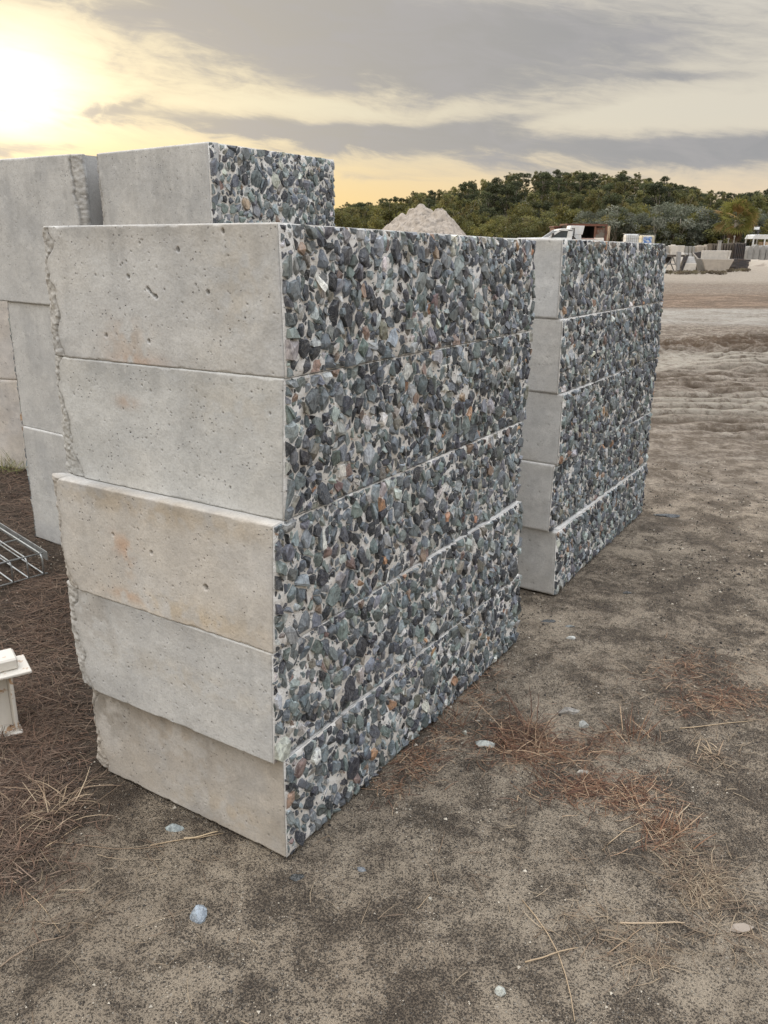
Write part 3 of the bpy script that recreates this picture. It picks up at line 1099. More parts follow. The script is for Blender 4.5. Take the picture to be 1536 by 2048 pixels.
def grit(n):
    # density falls with distance so that it stays even in the picture
    d = 1.15 * (6.5 / 1.15) ** (rng.random(n) ** 1.0)
    a = rng.uniform(-.56, .56, n)
    x = d * np.tan(a); y = d
    keep = np.ones(n, bool)
    for (cx, cy) in ((-.18, 2.83), (.90, 4.65)):
        p = (x - cx) * .5145 + (y - cy) * .8575; q = -(x - cx) * .8575 + (y - cy) * .5145
        keep &= ~((np.abs(p) < .79) & (np.abs(q) < .40))
    cover = fbm(x * 2.2, y * 2.2, 41, 4, .6)
    cover = cover + (fbm(x * 14, y * 14, 47, 3, .6) - .5) * .5
    keep &= rng.random(n) < np.clip((cover - .38) * 5, .05, 1)
    x, y, d = x[keep], y[keep], d[keep]
    n = len(x)
    s = rng.gamma(1.4, .00080, n) + .0005
    s *= np.clip(d / 2.2, .8, 2.0)
    s[rng.random(n) < .006] *= 2.3
    z = gz(x, y) + s * .35
    base = np.array([[1, 0, 0], [-.4, .9, 0], [-.6, -.8, 0], [0, 0, .75], [.1, .1, -.7]], float)
    R = rng.uniform(0, 2 * np.pi, n)
    B = np.repeat(base[None], n, 0) * rng.uniform(.6, 1.35, (n, 5, 1))
    c, sn = np.cos(R)[:, None], np.sin(R)[:, None]
    V = np.stack([B[..., 0] * c - B[..., 1] * sn, B[..., 0] * sn + B[..., 1] * c, B[..., 2]], -1) * s[:, None, None] + np.stack([x, y, z], -1)[:, None]
    f = np.array([[0, 1, 3], [1, 2, 3], [2, 0, 3], [1, 0, 4], [2, 1, 4], [0, 2, 4]])
    F = (f[None] + 5 * np.arange(n)[:, None, None]).reshape(-1, 3)
    t = rng.random(n)
    col = np.where((t < .50)[:, None], [[.050, .046, .043]], np.where((t < .80)[:, None], [[.17, .145, .115]], [[.46, .42, .35]]))
    col = col * rng.uniform(.7, 1.35, (n, 1))
    C = np.ones((n, 5, 4)); C[..., :3] = col[:, None]
    o = link('loose_grit', mesh_np('loose_grit', V.reshape(-1, 3), F, [M_grit], False, C.reshape(-1, 4)))
    tag(o, 'fine dark and pale grit scattered over the dirt', 'gravel', kind='stuff')


grit(80000)


# ------------------------------------------------------------------ straw
def blades(P, length, up, cols, width=.0012, curl=.35):
    """P (n,2|3) roots; returns V,F,C arrays; each blade a tapered three-sided bent stalk"""
    n = len(P)
    th = rng.uniform(0, 2 * np.pi, n) if np.isscalar(up) or True else 0
    L_ = length
    k = 4
    tt = np.linspace(0, 1, k)
    el = np.asarray(up)
    bend = rng.normal(0, curl, n)
    droop = rng.uniform(0, .5, n) * (el > .25)
    px = np.zeros((n, k)); py = np.zeros((n, k)); pz = np.zeros((n, k))
    x, y = P[:, 0].copy(), P[:, 1].copy(); z = gz(x, y) + rng.uniform(.001, .006, n)
    px[:, 0], py[:, 0], pz[:, 0] = x, y, z
    for i in range(1, k):
        a = th + bend * tt[i]
        e = el - droop * tt[i] * 1.2
        st = L_ / (k - 1)
        px[:, i] = px[:, i - 1] + np.cos(a) * np.cos(e) * st
        py[:, i] = py[:, i - 1] + np.sin(a) * np.cos(e) * st
        pz[:, i] = pz[:, i - 1] + np.sin(e) * st
    g = gz(px, py)
    flat = (el < .2)[:, None]
    pz = np.where(flat, np.maximum(g + .0015 + (pz - pz[:, :1]) * .6 + (z - gz(x, y))[:, None], g + .001), np.maximum(pz, g + .001))
    w = width * rng.uniform(.5, 1.5, n)[:, None] * np.array([1, .95, .8, .35])[None]
    pa = np.stack([-np.sin(th), np.cos(th)], -1)
    V = np.zeros((n, k, 3, 3))
    V[..., 0, 0] = px + pa[:, 0:1] * w; V[..., 0, 1] = py + pa[:, 1:2] * w; V[..., 0, 2] = pz
    V[..., 1, 0] = px - pa[:, 0:1] * w; V[..., 1, 1] = py - pa[:, 1:2] * w; V[..., 1, 2] = pz
    V[..., 2, 0] = px; V[..., 2, 1] = py; V[..., 2, 2] = pz + w * .8
    fs = []
    for i in range(k - 1):
        for j in range(3):
            fs.append([i * 3 + j, i * 3 + (j + 1) % 3, (i + 1) * 3 + (j + 1) % 3, (i + 1) * 3 + j])
    F = (np.array(fs)[None] + (3 * k) * np.arange(n)[:, None, None]).reshape(-1, 4)
    C = np.ones((n, 3 * k, 4)); C[..., :3] = cols[:, None]
    return V.reshape(-1, 3), F, C.reshape(-1, 4)


S_RED = np.array([[.15, .075, .048], [.22, .12, .072], [.10, .055, .038], [.40, .29, .19], [.28, .18, .115], [.07, .042, .032]])
S_PALE = np.array([[.40, .31, .21], [.50, .40, .28], [.30, .22, .15], [.24, .17, .12]])
S_DARK = np.array([[.10, .070, .052], [.16, .110, .080], [.070, .050, .040], [.24, .175, .130], [.19, .12, .085]])


def outside(P):
    keep = np.ones(len(P), bool)
    for (cx, cy) in ((-.18, 2.83), (.90, 4.65)):
        p = (P[:, 0] - cx) * .5145 + (P[:, 1] - cy) * .8575; q = -(P[:, 0] - cx) * .8575 + (P[:, 1] - cy) * .5145
        keep &= ~((np.abs(p) < .80) & (np.abs(q) < .40))
    return P[keep]


def litter(name, label, spots, pal, lng, upmax=.15, width=.0012, curl=.35):
    """spots: (px, py, rx_px, ry_px, count)"""
    PP = []
    for (px, py, rx, ry, n) in spots:
        a = rng.normal(0, .55, (n, 2))
        for dx, dy in a:
            PP.append(G(px + dx * rx, py + dy * ry)[:2])
    P = outside(np.array(PP))
    n = len(P)
    cols = pal[rng.integers(0, len(pal), n)] * rng.uniform(.75, 1.25, (n, 1))
    V, F, C = blades(P, rng.uniform(lng[0], lng[1], n), rng.uniform(0, upmax, n), cols, width, curl)
    o = link(name, mesh_np(name, V, F, [M_straw], False, C))
    return tag(o, label, 'dry grass', kind='stuff')


litter('dead_grass_thatch', 'thick brown mat of dead grass on the soil left of the near stack',
       [(40, 1550, 110, 130, 2400), (60, 1380, 100, 110, 1500), (110, 1240, 60, 80, 700), (60, 1250, 80, 70, 900),
        (40, 1020, 60, 60, 900), (30, 960, 50, 40, 600), (90, 1450, 70, 90, 1000), (10, 1700, 120, 90, 700), (70, 1170, 60, 40, 600), (-100, 1300, 80, 200, 800)],
       S_DARK, (.03, .11), .4, .0012, .8)
litter('pale_straw', 'pale dry straws lying on the left-hand dead grass', [(50, 1500, 130, 180, 190), (60, 1300, 90, 150, 90), (30, 1000, 60, 60, 60), (60, 1750, 120, 130, 60), (180, 1900, 160, 120, 25)],
       S_PALE * .55, (.04, .13), .3, .0009, .6)
litter('reddish_straw', 'reddish dry grass litter in a band across the dirt right of the near stack',
       [(1040, 1480, 75, 45, 420), (1110, 1500, 120, 28, 460), (1000, 1440, 60, 40, 90), (1210, 1475, 70, 25, 110), (1190, 1575, 120, 34, 560), (1260, 1600, 70, 30, 240), (1330, 1660, 50, 45, 220),
        (930, 1385, 50, 28, 110), (830, 1520, 60, 40, 240), (880, 1470, 60, 35, 110), (780, 1570, 50, 35, 60), (985, 1340, 30, 20, 50), (1380, 1340, 90, 40, 300), (1450, 1400, 90, 28, 380), (1360, 1410, 60, 20, 60)],
       S_RED, (.02, .085), .3, .0009, .6)
litter('tan_straw', 'tan dry straws scattered over the gravelly dirt at the right',
       [(1420, 1510, 60, 50, 80), (1350, 1700, 50, 60, 110), (1420, 1770, 60, 60, 280), (1480, 1850, 70, 70, 90), (1180, 1850, 90, 50, 60), (1290, 1900, 90, 45, 130),
        (1120, 1500, 160, 60, 60), (1300, 1350, 200, 100, 90), (1200, 1700, 300, 200, 60), (900, 1750, 300, 150, 26), (300, 1850, 260, 130, 26), (330, 1700, 160, 40, 24), (1500, 1350, 60, 100, 60)],
       S_PALE * .68, (.02, .10), .2, .0008, .6)


def tuft(px, py, n, lng, pal, label, spread=.03, up=(.5, 1.35), name='grass_tuft', group='dry grass tufts', width=.0015):
    g = G(px, py)
    P = np.stack([rng.normal(g[0], spread, n), rng.normal(g[1], spread, n)], -1)
    cols = pal[rng.integers(0, len(pal), n)] * rng.uniform(.75, 1.3, (n, 1))
    V, F, C = blades(P, rng.uniform(lng[0], lng[1], n), rng.uniform(up[0], up[1], n), cols, width, .4)
    z = float(gz(g[0], g[1])); V = V - [g[0], g[1], z]
    o = link(name, mesh_np(name, V, F, [M_straw], False, C), None, (g[0], g[1], z))
    return tag(o, label, 'grass tuft', group)


tuft(1062, 1482, 90, (.05, .17), S_RED, 'largest reddish dry grass tuft, with a tall upright stalk, right of the near stack', .05, (.12, 1.0))
tuft(1272, 1476, 40, (.04, .13), S_RED, 'small reddish dry tuft at the right end of the straw band', .03)
tuft(1332, 1660, 40, (.03, .09), S_RED, 'low brown dry tuft below the straw band', .03, (.2, 1.0))
tuft(905, 1440, 34, (.03, .09), S_RED, 'brown dry tuft against the foot of the near stack', .03, (.2, 1.1))
tuft(1418, 1505, 30, (.03, .08), S_PALE, 'small tan round tuft standing alone at the right', .03, (.1, .9))
tuft(115, 1610, 60, (.06, .16), S_PALE, 'pale dry tuft beside the lower left corner of the near stack', .05, (.1, .9))
S_GREEN = np.array([[.16, .19, .06], [.24, .25, .10], [.30, .27, .13]])
tuft(24, 946, 70, (.06, .20), S_GREEN, 'green and yellow tuft at the foot of the pale blocks', .05)
tuft(5, 935, 40, (.06, .15), S_GREEN, 'thin green tuft at the left edge by the pale blocks', .04)


def stalk(px0, py0, px1, py1, label, r=.0018, bend=.01, lift=.004, col=(.42, .32, .21)):
    a, b = G(px0, py0), G(px1, py1)
    pts = []
    for i in range(7):
        t = i / 6
        p = a * (1 - t) + b * t
        n = np.array([-(b - a)[1], (b - a)[0], 0]); n /= np.linalg.norm(n)
        p = p + n * bend * math.sin(math.pi * t)
        pts.append((p[0], p[1], float(gz(p[0], p[1])) + lift))
    o0 = np.array(pts[0]); pts = [tuple(np.array(p) - o0) for p in pts]
    mb = MB(); mb.tube(pts, r, 5, 0, r * .6)
    me = mesh_py('straw_stalk', mb.V, mb.F, [M_straw], True, [(*col, 1)] * len(mb.V))
    o = link('straw_stalk', me, None, tuple(o0))
    tag(o, label, 'straw', 'long single straws')


stalk(40, 1678, 330, 1690, 'longest thin brown stalk lying left of the near stack', .0016, -.02, col=(.26, .19, .13))
stalk(300, 1688, 445, 1664, 'thin brown stalk ending at the foot of the near stack', .0018, .0)
stalk(368, 1678, 436, 1662, 'short thick tan straw beside the near stack', .0028, .0, .007, (.52, .41, .27))
stalk(1045, 1800, 1150, 2040, 'long pale stalk lying towards the bottom edge', .0017, .03)
stalk(1240, 1846, 1370, 1845, 'thick pale straw lying level, at the lower right', .0024, .0, .006, (.50, .39, .27))
stalk(1050, 1925, 1155, 1895, 'pale straw crossing the long stalk at the lower right', .0022, .0, .007)
stalk(1215, 1908, 1290, 1850, 'brown straw slanting up to the level straw', .0018, .0, .005, (.32, .23, .15))
stalk(1205, 1698, 1305, 1632, 'thin tan stalk slanting up to the straw band', .0015, .01)
stalk(1353, 1636, 1380, 1608, 'short broad pale straw at the right', .0030, .0, .004, (.44, .36, .26))
stalk(835, 1816, 860, 1785, 'tiny pale straw in the middle of the dirt', .0012, .0)
stalk(0, 1930, 130, 1868, 'bent brown stalk at the lower left corner', .0016, .02, .004, (.28, .21, .15))
stalk(20, 1756, 120, 1862, 'thin pale stalk slanting down at the lower left', .0014, .01)
stalk(1360, 1456, 1505, 1438, 'tan stalk under the lone round tuft at the right', .0020, .0)
stalk(90, 1700, 160, 1650, 'pale straw pointing at the near stack from the left', .0018, .0)


# ------------------------------------------------------------------ loose stones on the ground
def rock(px, py, w_px, label, col, squash=.75, aspect=1.3, rot=0.0, seed=1, cat='stone', name='loose_stone', group='loose stones on the dirt'):
    g = G(px, py)
    dist = math.hypot(g[1], CAM_H)
    R = w_px / 2 * dist / F_PX
    bm = bmesh.new()
    bmesh.ops.create_icosphere(bm, subdivisions=2, radius=1)
    rr = random.Random(seed)
    planes = [(Vector((rr.uniform(-1, 1), rr.uniform(-1, 1), rr.uniform(-.3, 1))).normalized(), rr.uniform(.42, .72)) for _ in range(11)]
    for vtx in bm.verts:
        p = vtx.co.copy()
        for n, d in planes:
            k = p.dot(n) - d
            if k > 0: p -= n * k
        vtx.co = (p.x * aspect * R * 1.25, p.y * R * 1.25 / aspect ** .5, p.z * squash * R * 1.3)
    me = bpy.data.meshes.new(name); bm.to_mesh(me); bm.free()
    me.materials.append(M_stone)
    ca = me.color_attributes.new('tint', 'FLOAT_COLOR', 'POINT')
    for d in ca.data: d.color = (col[0] * .6, col[1] * .6, col[2] * .58, .30)
    o = link(name, me, None, (g[0], g[1], float(gz(g[0], g[1])) + R * squash * .45), rot)
    tag(o, label, cat, group)


BLUE = (.30, .35, .42); GRY = (.34, .34, .33)
rock(401, 1828, 36, 'largest bluish angular stone, alone at the lower left of the dirt', BLUE, .8, 1.2, 1.2, 3)
rock(351, 1655, 24, 'flat pale blue stone beside the lower left foot of the near stack', (.33, .38, .40), .55, 1.3, .2, 4)
rock(724, 1737, 15, 'small blue-grey stone below the near corner, towards the middle', (.16, .18, .21), .5, 1.3, -.4, 5)
rock(1000, 1978, 20, 'white-topped angular stone close to the bottom edge', (.46, .48, .46), .8, 1.0, .3, 6)
rock(966, 1487, 30, 'pale grey flat stone left of the largest tuft', (.40, .42, .41), .5, 1.5, -.1, 7)
rock(1166, 1447, 20, 'pale rounded stone to the right above the largest tuft', (.40, .41, .40), .7, 1.1, .3, 8)
rock(1137, 1422, 26, 'flat brownish grey stone behind the pale rounded stone', (.27, .25, .23), .55, 1.5, 0, 9)
rock(1166, 1543, 20, 'pale crumbly stone in the straw band', (.46, .42, .37), .5, 1.2, .5, 10)
rock(1140, 1275, 16, 'white chip on the dark dirt to the right of the near stack', (.55, .56, .55), .5, 1.2, .2, 11)
rock(1138, 1250, 14, 'grey chip just beyond the white chip', (.20, .21, .21), .4, 1.5, 0, 12)
rock(1333, 1030, 26, 'dark slate slab beyond the foot of the right-hand stack', (.035, .04, .045), .25, 2.0, 0, 13)
rock(860, 1792, 8, 'tiny pale pebble in the middle foreground', (.50, .48, .42), .6, 1.1, 0, 14)
rock(598, 1752, 26, 'flat black disc-like chip just below the near corner', (.022, .026, .028), .12, 1.1, .4, 15)
rock(929, 1463, 12, 'small greenish pebble left of the pale flat stone', (.36, .37, .32), .6, 1.1, 0, 16)
rock(1255, 1185, 12, 'small dark stone on the dirt right of the stacks', (.07, .07, .07), .5, 1.4, 0, 17)
rock(1095, 1240, 18, 'thin dark flake beside the foot of the near stack far end', (.05, .055, .06), .3, 1.7, 0, 18)

# dry leaf at the right
gl = G(1482, 1856)
lv = [(0, 0, 0), (.02, .012, .006), (.045, .006, .010), (.07, -.004, .002), (.045, -.016, .006), (.02, -.014, .002)]
o = link('dry_leaf', mesh_py('dry_leaf', lv + [(x, y, z - .0012) for x, y, z in lv], [(0, 1, 5), (1, 2, 4, 5), (2, 3, 4), (11, 7, 6), (11, 10, 8, 7), (10, 9, 8)] + [(i, i + 6, (i + 1) % 6 + 6, (i + 1) % 6) for i in range(6)],
                              [M_straw], False, [(.27, .23, .19, 1)] * 12), None, (gl[0] - .03, gl[1], float(gz(gl[0], gl[1])) + .004), .2)
tag(o, 'curled grey-brown dry leaf near the right edge of the foreground', 'leaf')

# ------------------------------------------------------------------ galvanised wire basket, steel bracket
M_galv = plain('galvanised_steel', (.46, .48, .48), .42, .7, (.30, .31, .31), 14, .0004)
M_white_steel = plain('chipped_white_paint', (.66, .63, .57), .5, 0, (.42, .27, .16), 16, .001, thr=(.56, .62))


def wire_basket():
    A = G(96, 1150)                  # near right foot corner
    A2 = G(0, 1177)
    dx = (A2 - A); dx /= np.linalg.norm(dx)
    B2 = G(-2, 1085)
    dy = B2 - A; dy /= np.linalg.norm(dy)
    dy = dy - dx * (dy @ dx) * .0
    root = thing('wire_basket', 'galvanised wire mesh basket lying on dead grass at the left edge', 'wire basket', A)
    h = .105
    up = np.array([0, 0, h]); z0 = np.array([0, 0, .012])
    W_, D_ = .95, .95
    r = .0042

    def tube(name, pts, rr=r, lab=None):
        mb = MB(); mb.tube([tuple(p) for p in pts], rr, 6)
        o = mb.build(name, M_galv, root, smooth=True)
        return o
    for i in range(13):                                 # bent rods: up the side and back across the top
        p = dx * (.02 + i * .078) + z0
        q = [p, p + up * .8, p + up * .95 + dy * .008, p + up + dy * .03, p + up + dy * D_, p + up * .5 + dy * (D_ + .01), p + dy * D_]
        tube('bent_rod', q, r if i else r * 1.2)
        tube('bottom_rod', [p, p + dy * D_])
    for (o_, lift) in ((0, 0), (0, 1), (.30, 1), (.62, 1), (.94, 1), (.30, 0), (.62, 0)):
        p = z0 + up * lift + dy * (o_ + (.02 if (lift and o_ == 0) else 0))
        tube('cross_rod', [p, p + dx * W_])
    # flat edge strip on the right-hand side
    mb = MB()
    s = -dx * .006
    e = dy * D_
    P = [s + z0 + up * .62, s + e + z0 + up * .62, s + e + up * 1.06 + z0, s + up * 1.06 + z0]
    Q = [p - dx * .005 for p in P]
    mb.hexa([P[0], P[1], Q[1], Q[0], P[3], P[2], Q[2], Q[3]])
    mb.build('side_plate', M_galv, root)


wire_basket()


def bracket():
    # foot of the leg lies round pixel (14, 1448); the flange tip at (64, 1342)
    F_ = G(22, 1450)
    root = thing('steel_bracket', 'white-painted steel beam end with rust spots standing at the left edge', 'steel bracket', (F_[0], F_[1], 0))
    Y = F_[1]
    p_tip = at(64, 1341, Y - .02); p_left = at(-60, 1395, Y - .13)
    ex = p_tip - p_left; ex[2] = 0; Lx = np.linalg.norm(ex); ex /= Lx
    ey = np.array([-ex[1], ex[0], 0]); ey = ey if ey[1] > 0 else -ey
    zt = float(p_tip[2])
    o = np.array([F_[0], F_[1], 0])
    tip = p_tip - o; tip[2] = 0

    def box(a0, a1, b0, b1, z0, z1, name, bev=.002):
        P = [tip - ex * a1 + ey * b0, tip - ex * a0 + ey * b0, tip - ex * a0 + ey * b1, tip - ex * a1 + ey * b1]
        mb = MB(); mb.hexa([p + np.array([0, 0, z0]) for p in P] + [p + np.array([0, 0, z1]) for p in P])
        return mb.build(name, M_white_steel, root, bevel=bev)
    box(0, .40, 0, .14, zt - .010, zt, 'top_flange')
    box(.035, .40, .035, .13, zt, zt + .042, 'raised_pad', .006)
    box(.062, .074, .01, .13, .0, zt - .010, 'web')
    box(.074, .40, .066, .074, .0, zt - .010, 'web')
    box(.052, .40, .0, .14, -.004, .006, 'foot_plate')


bracket()

# ------------------------------------------------------------------ far yard: rubble heap
M_rubble = plain('crushed_rubble', (.40, .35, .295), .95, 0, (.25, .22, .19), 3.5, .05)


def rubble():
    base = at(842, 523, 60); cx, cy = base[0], 60
    pk1 = at(846, 408, 60); pk2 = at(880, 421, 60)
    n = 150
    a = np.linspace(-7.5, 7.5, n); X_, Y_ = np.meshgrid(a, a)
    h1, h2 = pk1[2], pk2[2]

    def cone(x0, y0, h, r):
        d = np.sqrt((X_ - x0) ** 2 + ((Y_ - y0) * .9) ** 2 + .16) - .25
        return h * np.clip(1 - d / r, 0, 1) ** .85
    Z = np.maximum.reduce([cone(pk1[0] - cx - .1, .3, h1, 3.9), cone(pk2[0] - cx, -.8, h2, 2.9), cone(-1.2, .8, h1 * .84, 3.7), cone(pk1[0] - cx + .5, -1.6, h1 * .80, 3.0)])
    m = sstep(0, .5, Z)
    Z = Z + m * ((fbm(X_ * 1.3, Y_ * 1.3, 5, 4, .6) - .5) * 1.0 + (fbm(X_ * 6, Y_ * 6, 15, 3, .6) - .5) * .10) - .05
    idx = np.arange(n * n).reshape(n, n)
    F = np.stack([idx[:-1, :-1], idx[:-1, 1:], idx[1:, 1:], idx[1:, :-1]], -1).reshape(-1, 4)
    o = link('rubble_heap', mesh_np('rubble_heap', np.stack([X_, Y_, Z], -1).reshape(-1, 3), F, [M_rubble], False), None, (cx, cy, 0))
    tag(o, 'pale two-peaked heap of crushed rubble in front of the bush', 'rubble heap')


rubble()

# ------------------------------------------------------------------ far yard: vehicles, container, tanks
M_white = plain('white_paint', (.70, .71, .71), .3, 0, (.66, .65, .62), 3, .0005)
M_glass = plain('dark_glass', (.05, .065, .075), .08, 0, (.035, .04, .05), 2, .0001)
M_rubber = plain('rubber', (.03, .03, .03), .8, 0, (.05, .048, .045), 20)
M_dark = plain('dark_steel', (.045, .042, .045), .6, 0, (.08, .06, .05), 4)
M_black = plain('shaded_steel', (.018, .016, .015), .9, 0, (.03, .022, .018), 3)  # near-black stands in for the shade inside the open container
M_rust = plain('rusty_steel', (.16, .070, .045), .8, 0, (.085, .048, .038), 2.5, .004)
M_cream = plain('faded_cream_paint', (.55, .44, .31), .7, 0, (.36, .20, .12), 1.6)
M_rusty_paint = plain('rust_streaked_paint', (.20, .18, .155), .8, 0, (.17, .075, .045), 2.2, .003, thr=(.42, .55))
M_steel = plain('bare_steel', (.40, .40, .39), .4, .6, (.25, .24, .23), 8)
M_ibc = plain('white_plastic', (.70, .72, .72), .5, 0, (.55, .57, .57), 2)
M_ibc_y = plain('yellowed_plastic', (.62, .56, .40), .5, 0, (.50, .43, .30), 2)
M_bluec = plain('blue_plastic', (.08, .20, .50), .5, 0, (.55, .58, .60), 9)
M_wood = plain('weathered_wood', (.13, .11, .09), .9, 0, (.07, .058, .05), 5, .004)
M_pinkw = plain('pink_plastic', (.55, .36, .30), .6, 0, (.45, .30, .25), 3)
M_grey = plain('grey_plastic', (.30, .30, .30), .6)


def cyl(mb, c, axis_y0, axis_y1, r, n=20, m=0):
    mb.prism([(c[0] + r * math.cos(2 * math.pi * k / n), c[1] + r * math.sin(2 * math.pi * k / n)) for k in range(n)], axis_y0, axis_y1, m)


def ute():
    Y = 42.0
    fr = at(1096, 475, Y)             # base of windscreen on the picture
    x0 = fr[0]
    zh = fr[2]                        # bonnet height
    zr = at(1120, 457.5, Y)[2]        # roof height
    s = 1.0
    root = thing('pickup_truck', 'white single-cab tray pickup with toolbox on its tray, behind the stacks', 'pickup truck', (x0, Y, 0))
    # local: x to the right (rear), y depth; front at the left
    b = MB()
    b.prism([(-1.45, .75), (-1.5, 1.15), (-1.42, zh - .16), (-1.2, zh - .03), (0, zh), (1.15, zh + .0), (1.15, .62), (.55, .58), (-.35, .6), (-.42, 1.0), (-1.15, 1.02), (-1.22, .7)], 0, 1.8)
    b.build('body', M_white, root, .03)
    cabz = zr
    c = MB()
    # cab as posts and roof with real openings
    c.prism([(.52, cabz - .10), (.62, cabz - .01), (.80, cabz + .02), (1.12, cabz), (1.15, cabz - .09)], .10, 1.70)
    for y0, y1 in ((.02, .10), (1.70, 1.78)):
        c.prism([(-.02, zh - .02), (.10, zh - .02), (.62, cabz - .08), (.54, cabz - .04)], y0, y1)
        c.prism([(.90, zh - .02), (1.15, zh - .02), (1.15, cabz - .05), (.94, cabz - .05)], y0, y1)
        c.prism([(.50, cabz - .09), (1.15, cabz - .09), (1.13, cabz - .01), (.62, cabz - .01)], y0, y1)
    c.build('cab', M_white, root)
    g = MB(); g.prism([(.11, zh), (.90, zh), (.94, cabz - .09), (.60, cabz - .09)], .05, .07)
    g.build('side_window', M_glass, root)
    g = MB(); g.prism([(.04, zh), (.06, zh), (.56, cabz - .08), (.54, cabz - .08)], .11, 1.69)
    g.build('windscreen', M_glass, root)
    g = MB(); g.box(1.09, 1.11, .11, 1.69, zh, cabz - .09)
    g.build('rear_window', M_glass, root)
    mi = MB(); mi.box(.16, .26, -.14, -.0, zh + .02, zh + .2); mi.build('door_mirror', M_dark, root, .01)
    h = MB(); h.box(.62, .78, -.012, .01, 1.18, 1.22); h.build('door_handle', M_dark, root)
    l = MB(); l.box(-1.52, -1.36, .1, .4, 1.0, 1.18); l.build('headlight', M_steel, root, .02)
    l = MB(); l.box(-1.52, -1.36, 1.4, 1.7, 1.0, 1.18); l.build('headlight', M_steel, root, .02)
    bp = MB(); bp.box(-1.62, -1.45, .0, 1.8, .62, .82); bp.build('bumper', M_dark, root, .03)
    for x in (-.80, 1.75):
        for y in (.0, 1.55):
            w = MB(); cyl(w, (x, .40), y, y + .24, .40); wo = w.build('wheel', M_rubber, root, .02)
            w = MB(); cyl(w, (x, .40), y - .012, y + .02, .22); w.build('rim', M_steel, wo)
    t = MB(); t.box(1.20, 2.65, -.02, 1.82, 1.02, 1.12); t.box(1.25, 2.6, .35, 1.45, .62, 1.0)
    t.build('tray', M_steel, root, .01)
    t = MB(); t.box(1.20, 2.65, -.05, -.02, 1.02, zh - .06); t.box(2.62, 2.66, -.02, 1.82, 1.02, zh + .02)
    t.build('tray_side', M_white, root)
    # frame behind the cab
    t = MB()
    for y in (.1, 1.7): t.tube([(1.24, y, 1.12), (1.24, y, cabz + .02)], .03)
    t.tube([(1.24, .1, cabz + .02), (1.24, 1.7, cabz + .02)], .03)
    t.build('headboard', M_dark, root)
    # loads lifted onto the tray
    q = at(1155, 474, Y); k = at(1155, 451, Y)
    bx = thing('white_tool_box', 'white box with hinged open lid standing on the pickup tray', 'tool box', (q[0], Y + .6, 1.12))
    hh = k[2] - 1.12; xl = -.34; xr = .30
    m_ = MB(); m_.prism([(xl, 0), (xr + .1, 0), (xr, hh * .66), (xl + .04, hh * .66)], 0, .8); m_.build('box_body', M_white, bx, .01)
    m_ = MB(); m_.prism([(xl - .02, hh * .67), (xr + .06, hh * .67), (xr + .14, hh), (xl + .10, hh)], 0, .8); m_.build('box_lid', M_white, bx, .01)
    q = at(1142, 466, Y)
    sp = thing('spare_wheel', 'upright spare wheel leaning between the cab and the white box', 'wheel', (q[0], Y + .2, 1.12))
    m_ = MB(); cyl(m_, (0, .40), 0, .22, .40); m_.build('tyre', M_rubber, sp, .03)
    m_ = MB(); cyl(m_, (0, .40), -.015, .03, .24); m_.build('rim', M_ibc, sp)
    q = at(1130, 470, Y)
    dr = thing('white_drum', 'white plastic drum with black cap behind the pickup cab', 'drum', (q[0], Y + .9, 1.12))
    n = 16
    m_ = MB(); V = []; F = []
    prof = [(.20, 0), (.25, .03), (.25, .3), (.23, .33), (.25, .36), (.25, .62), (.20, .70)]
    for r, z in prof: V += [(r * math.cos(6.283 * i / n), r * math.sin(6.283 * i / n), z) for i in range(n)]
    for j in range(len(prof) - 1): F += [(j * n + i, j * n + (i + 1) % n, (j + 1) * n + (i + 1) % n, (j + 1) * n + i) for i in range(n)]
    F += [tuple(range(n))[::-1], tuple(range((len(prof) - 1) * n, len(prof) * n))]
    m_.add(V, F); m_.build('drum_body', M_ibc, dr, smooth=True)
    m_ = MB(); m_.box(-.12, .10, -.1, .1, .70, .80); m_.build('cap', M_dark, dr, .02)
    q = at(1183, 474, Y)
    hb = thing('plastic_crate', 'small pinkish crate with red lid at the tail of the pickup tray', 'crate', (q[0], Y + .4, 1.12))
    hh = at(1187, 474, Y)[2] - 1.12 - .1
    m_ = MB(); m_.box(-.3, .3, 0, .5, 0, hh); m_.build('crate_body', M_pinkw, hb, .02)
    m_ = MB(); m_.box(-.32, .32, -.02, .52, hh, hh + .04); m_.build('crate_lid', M_pinkw, hb, .01)


ute()


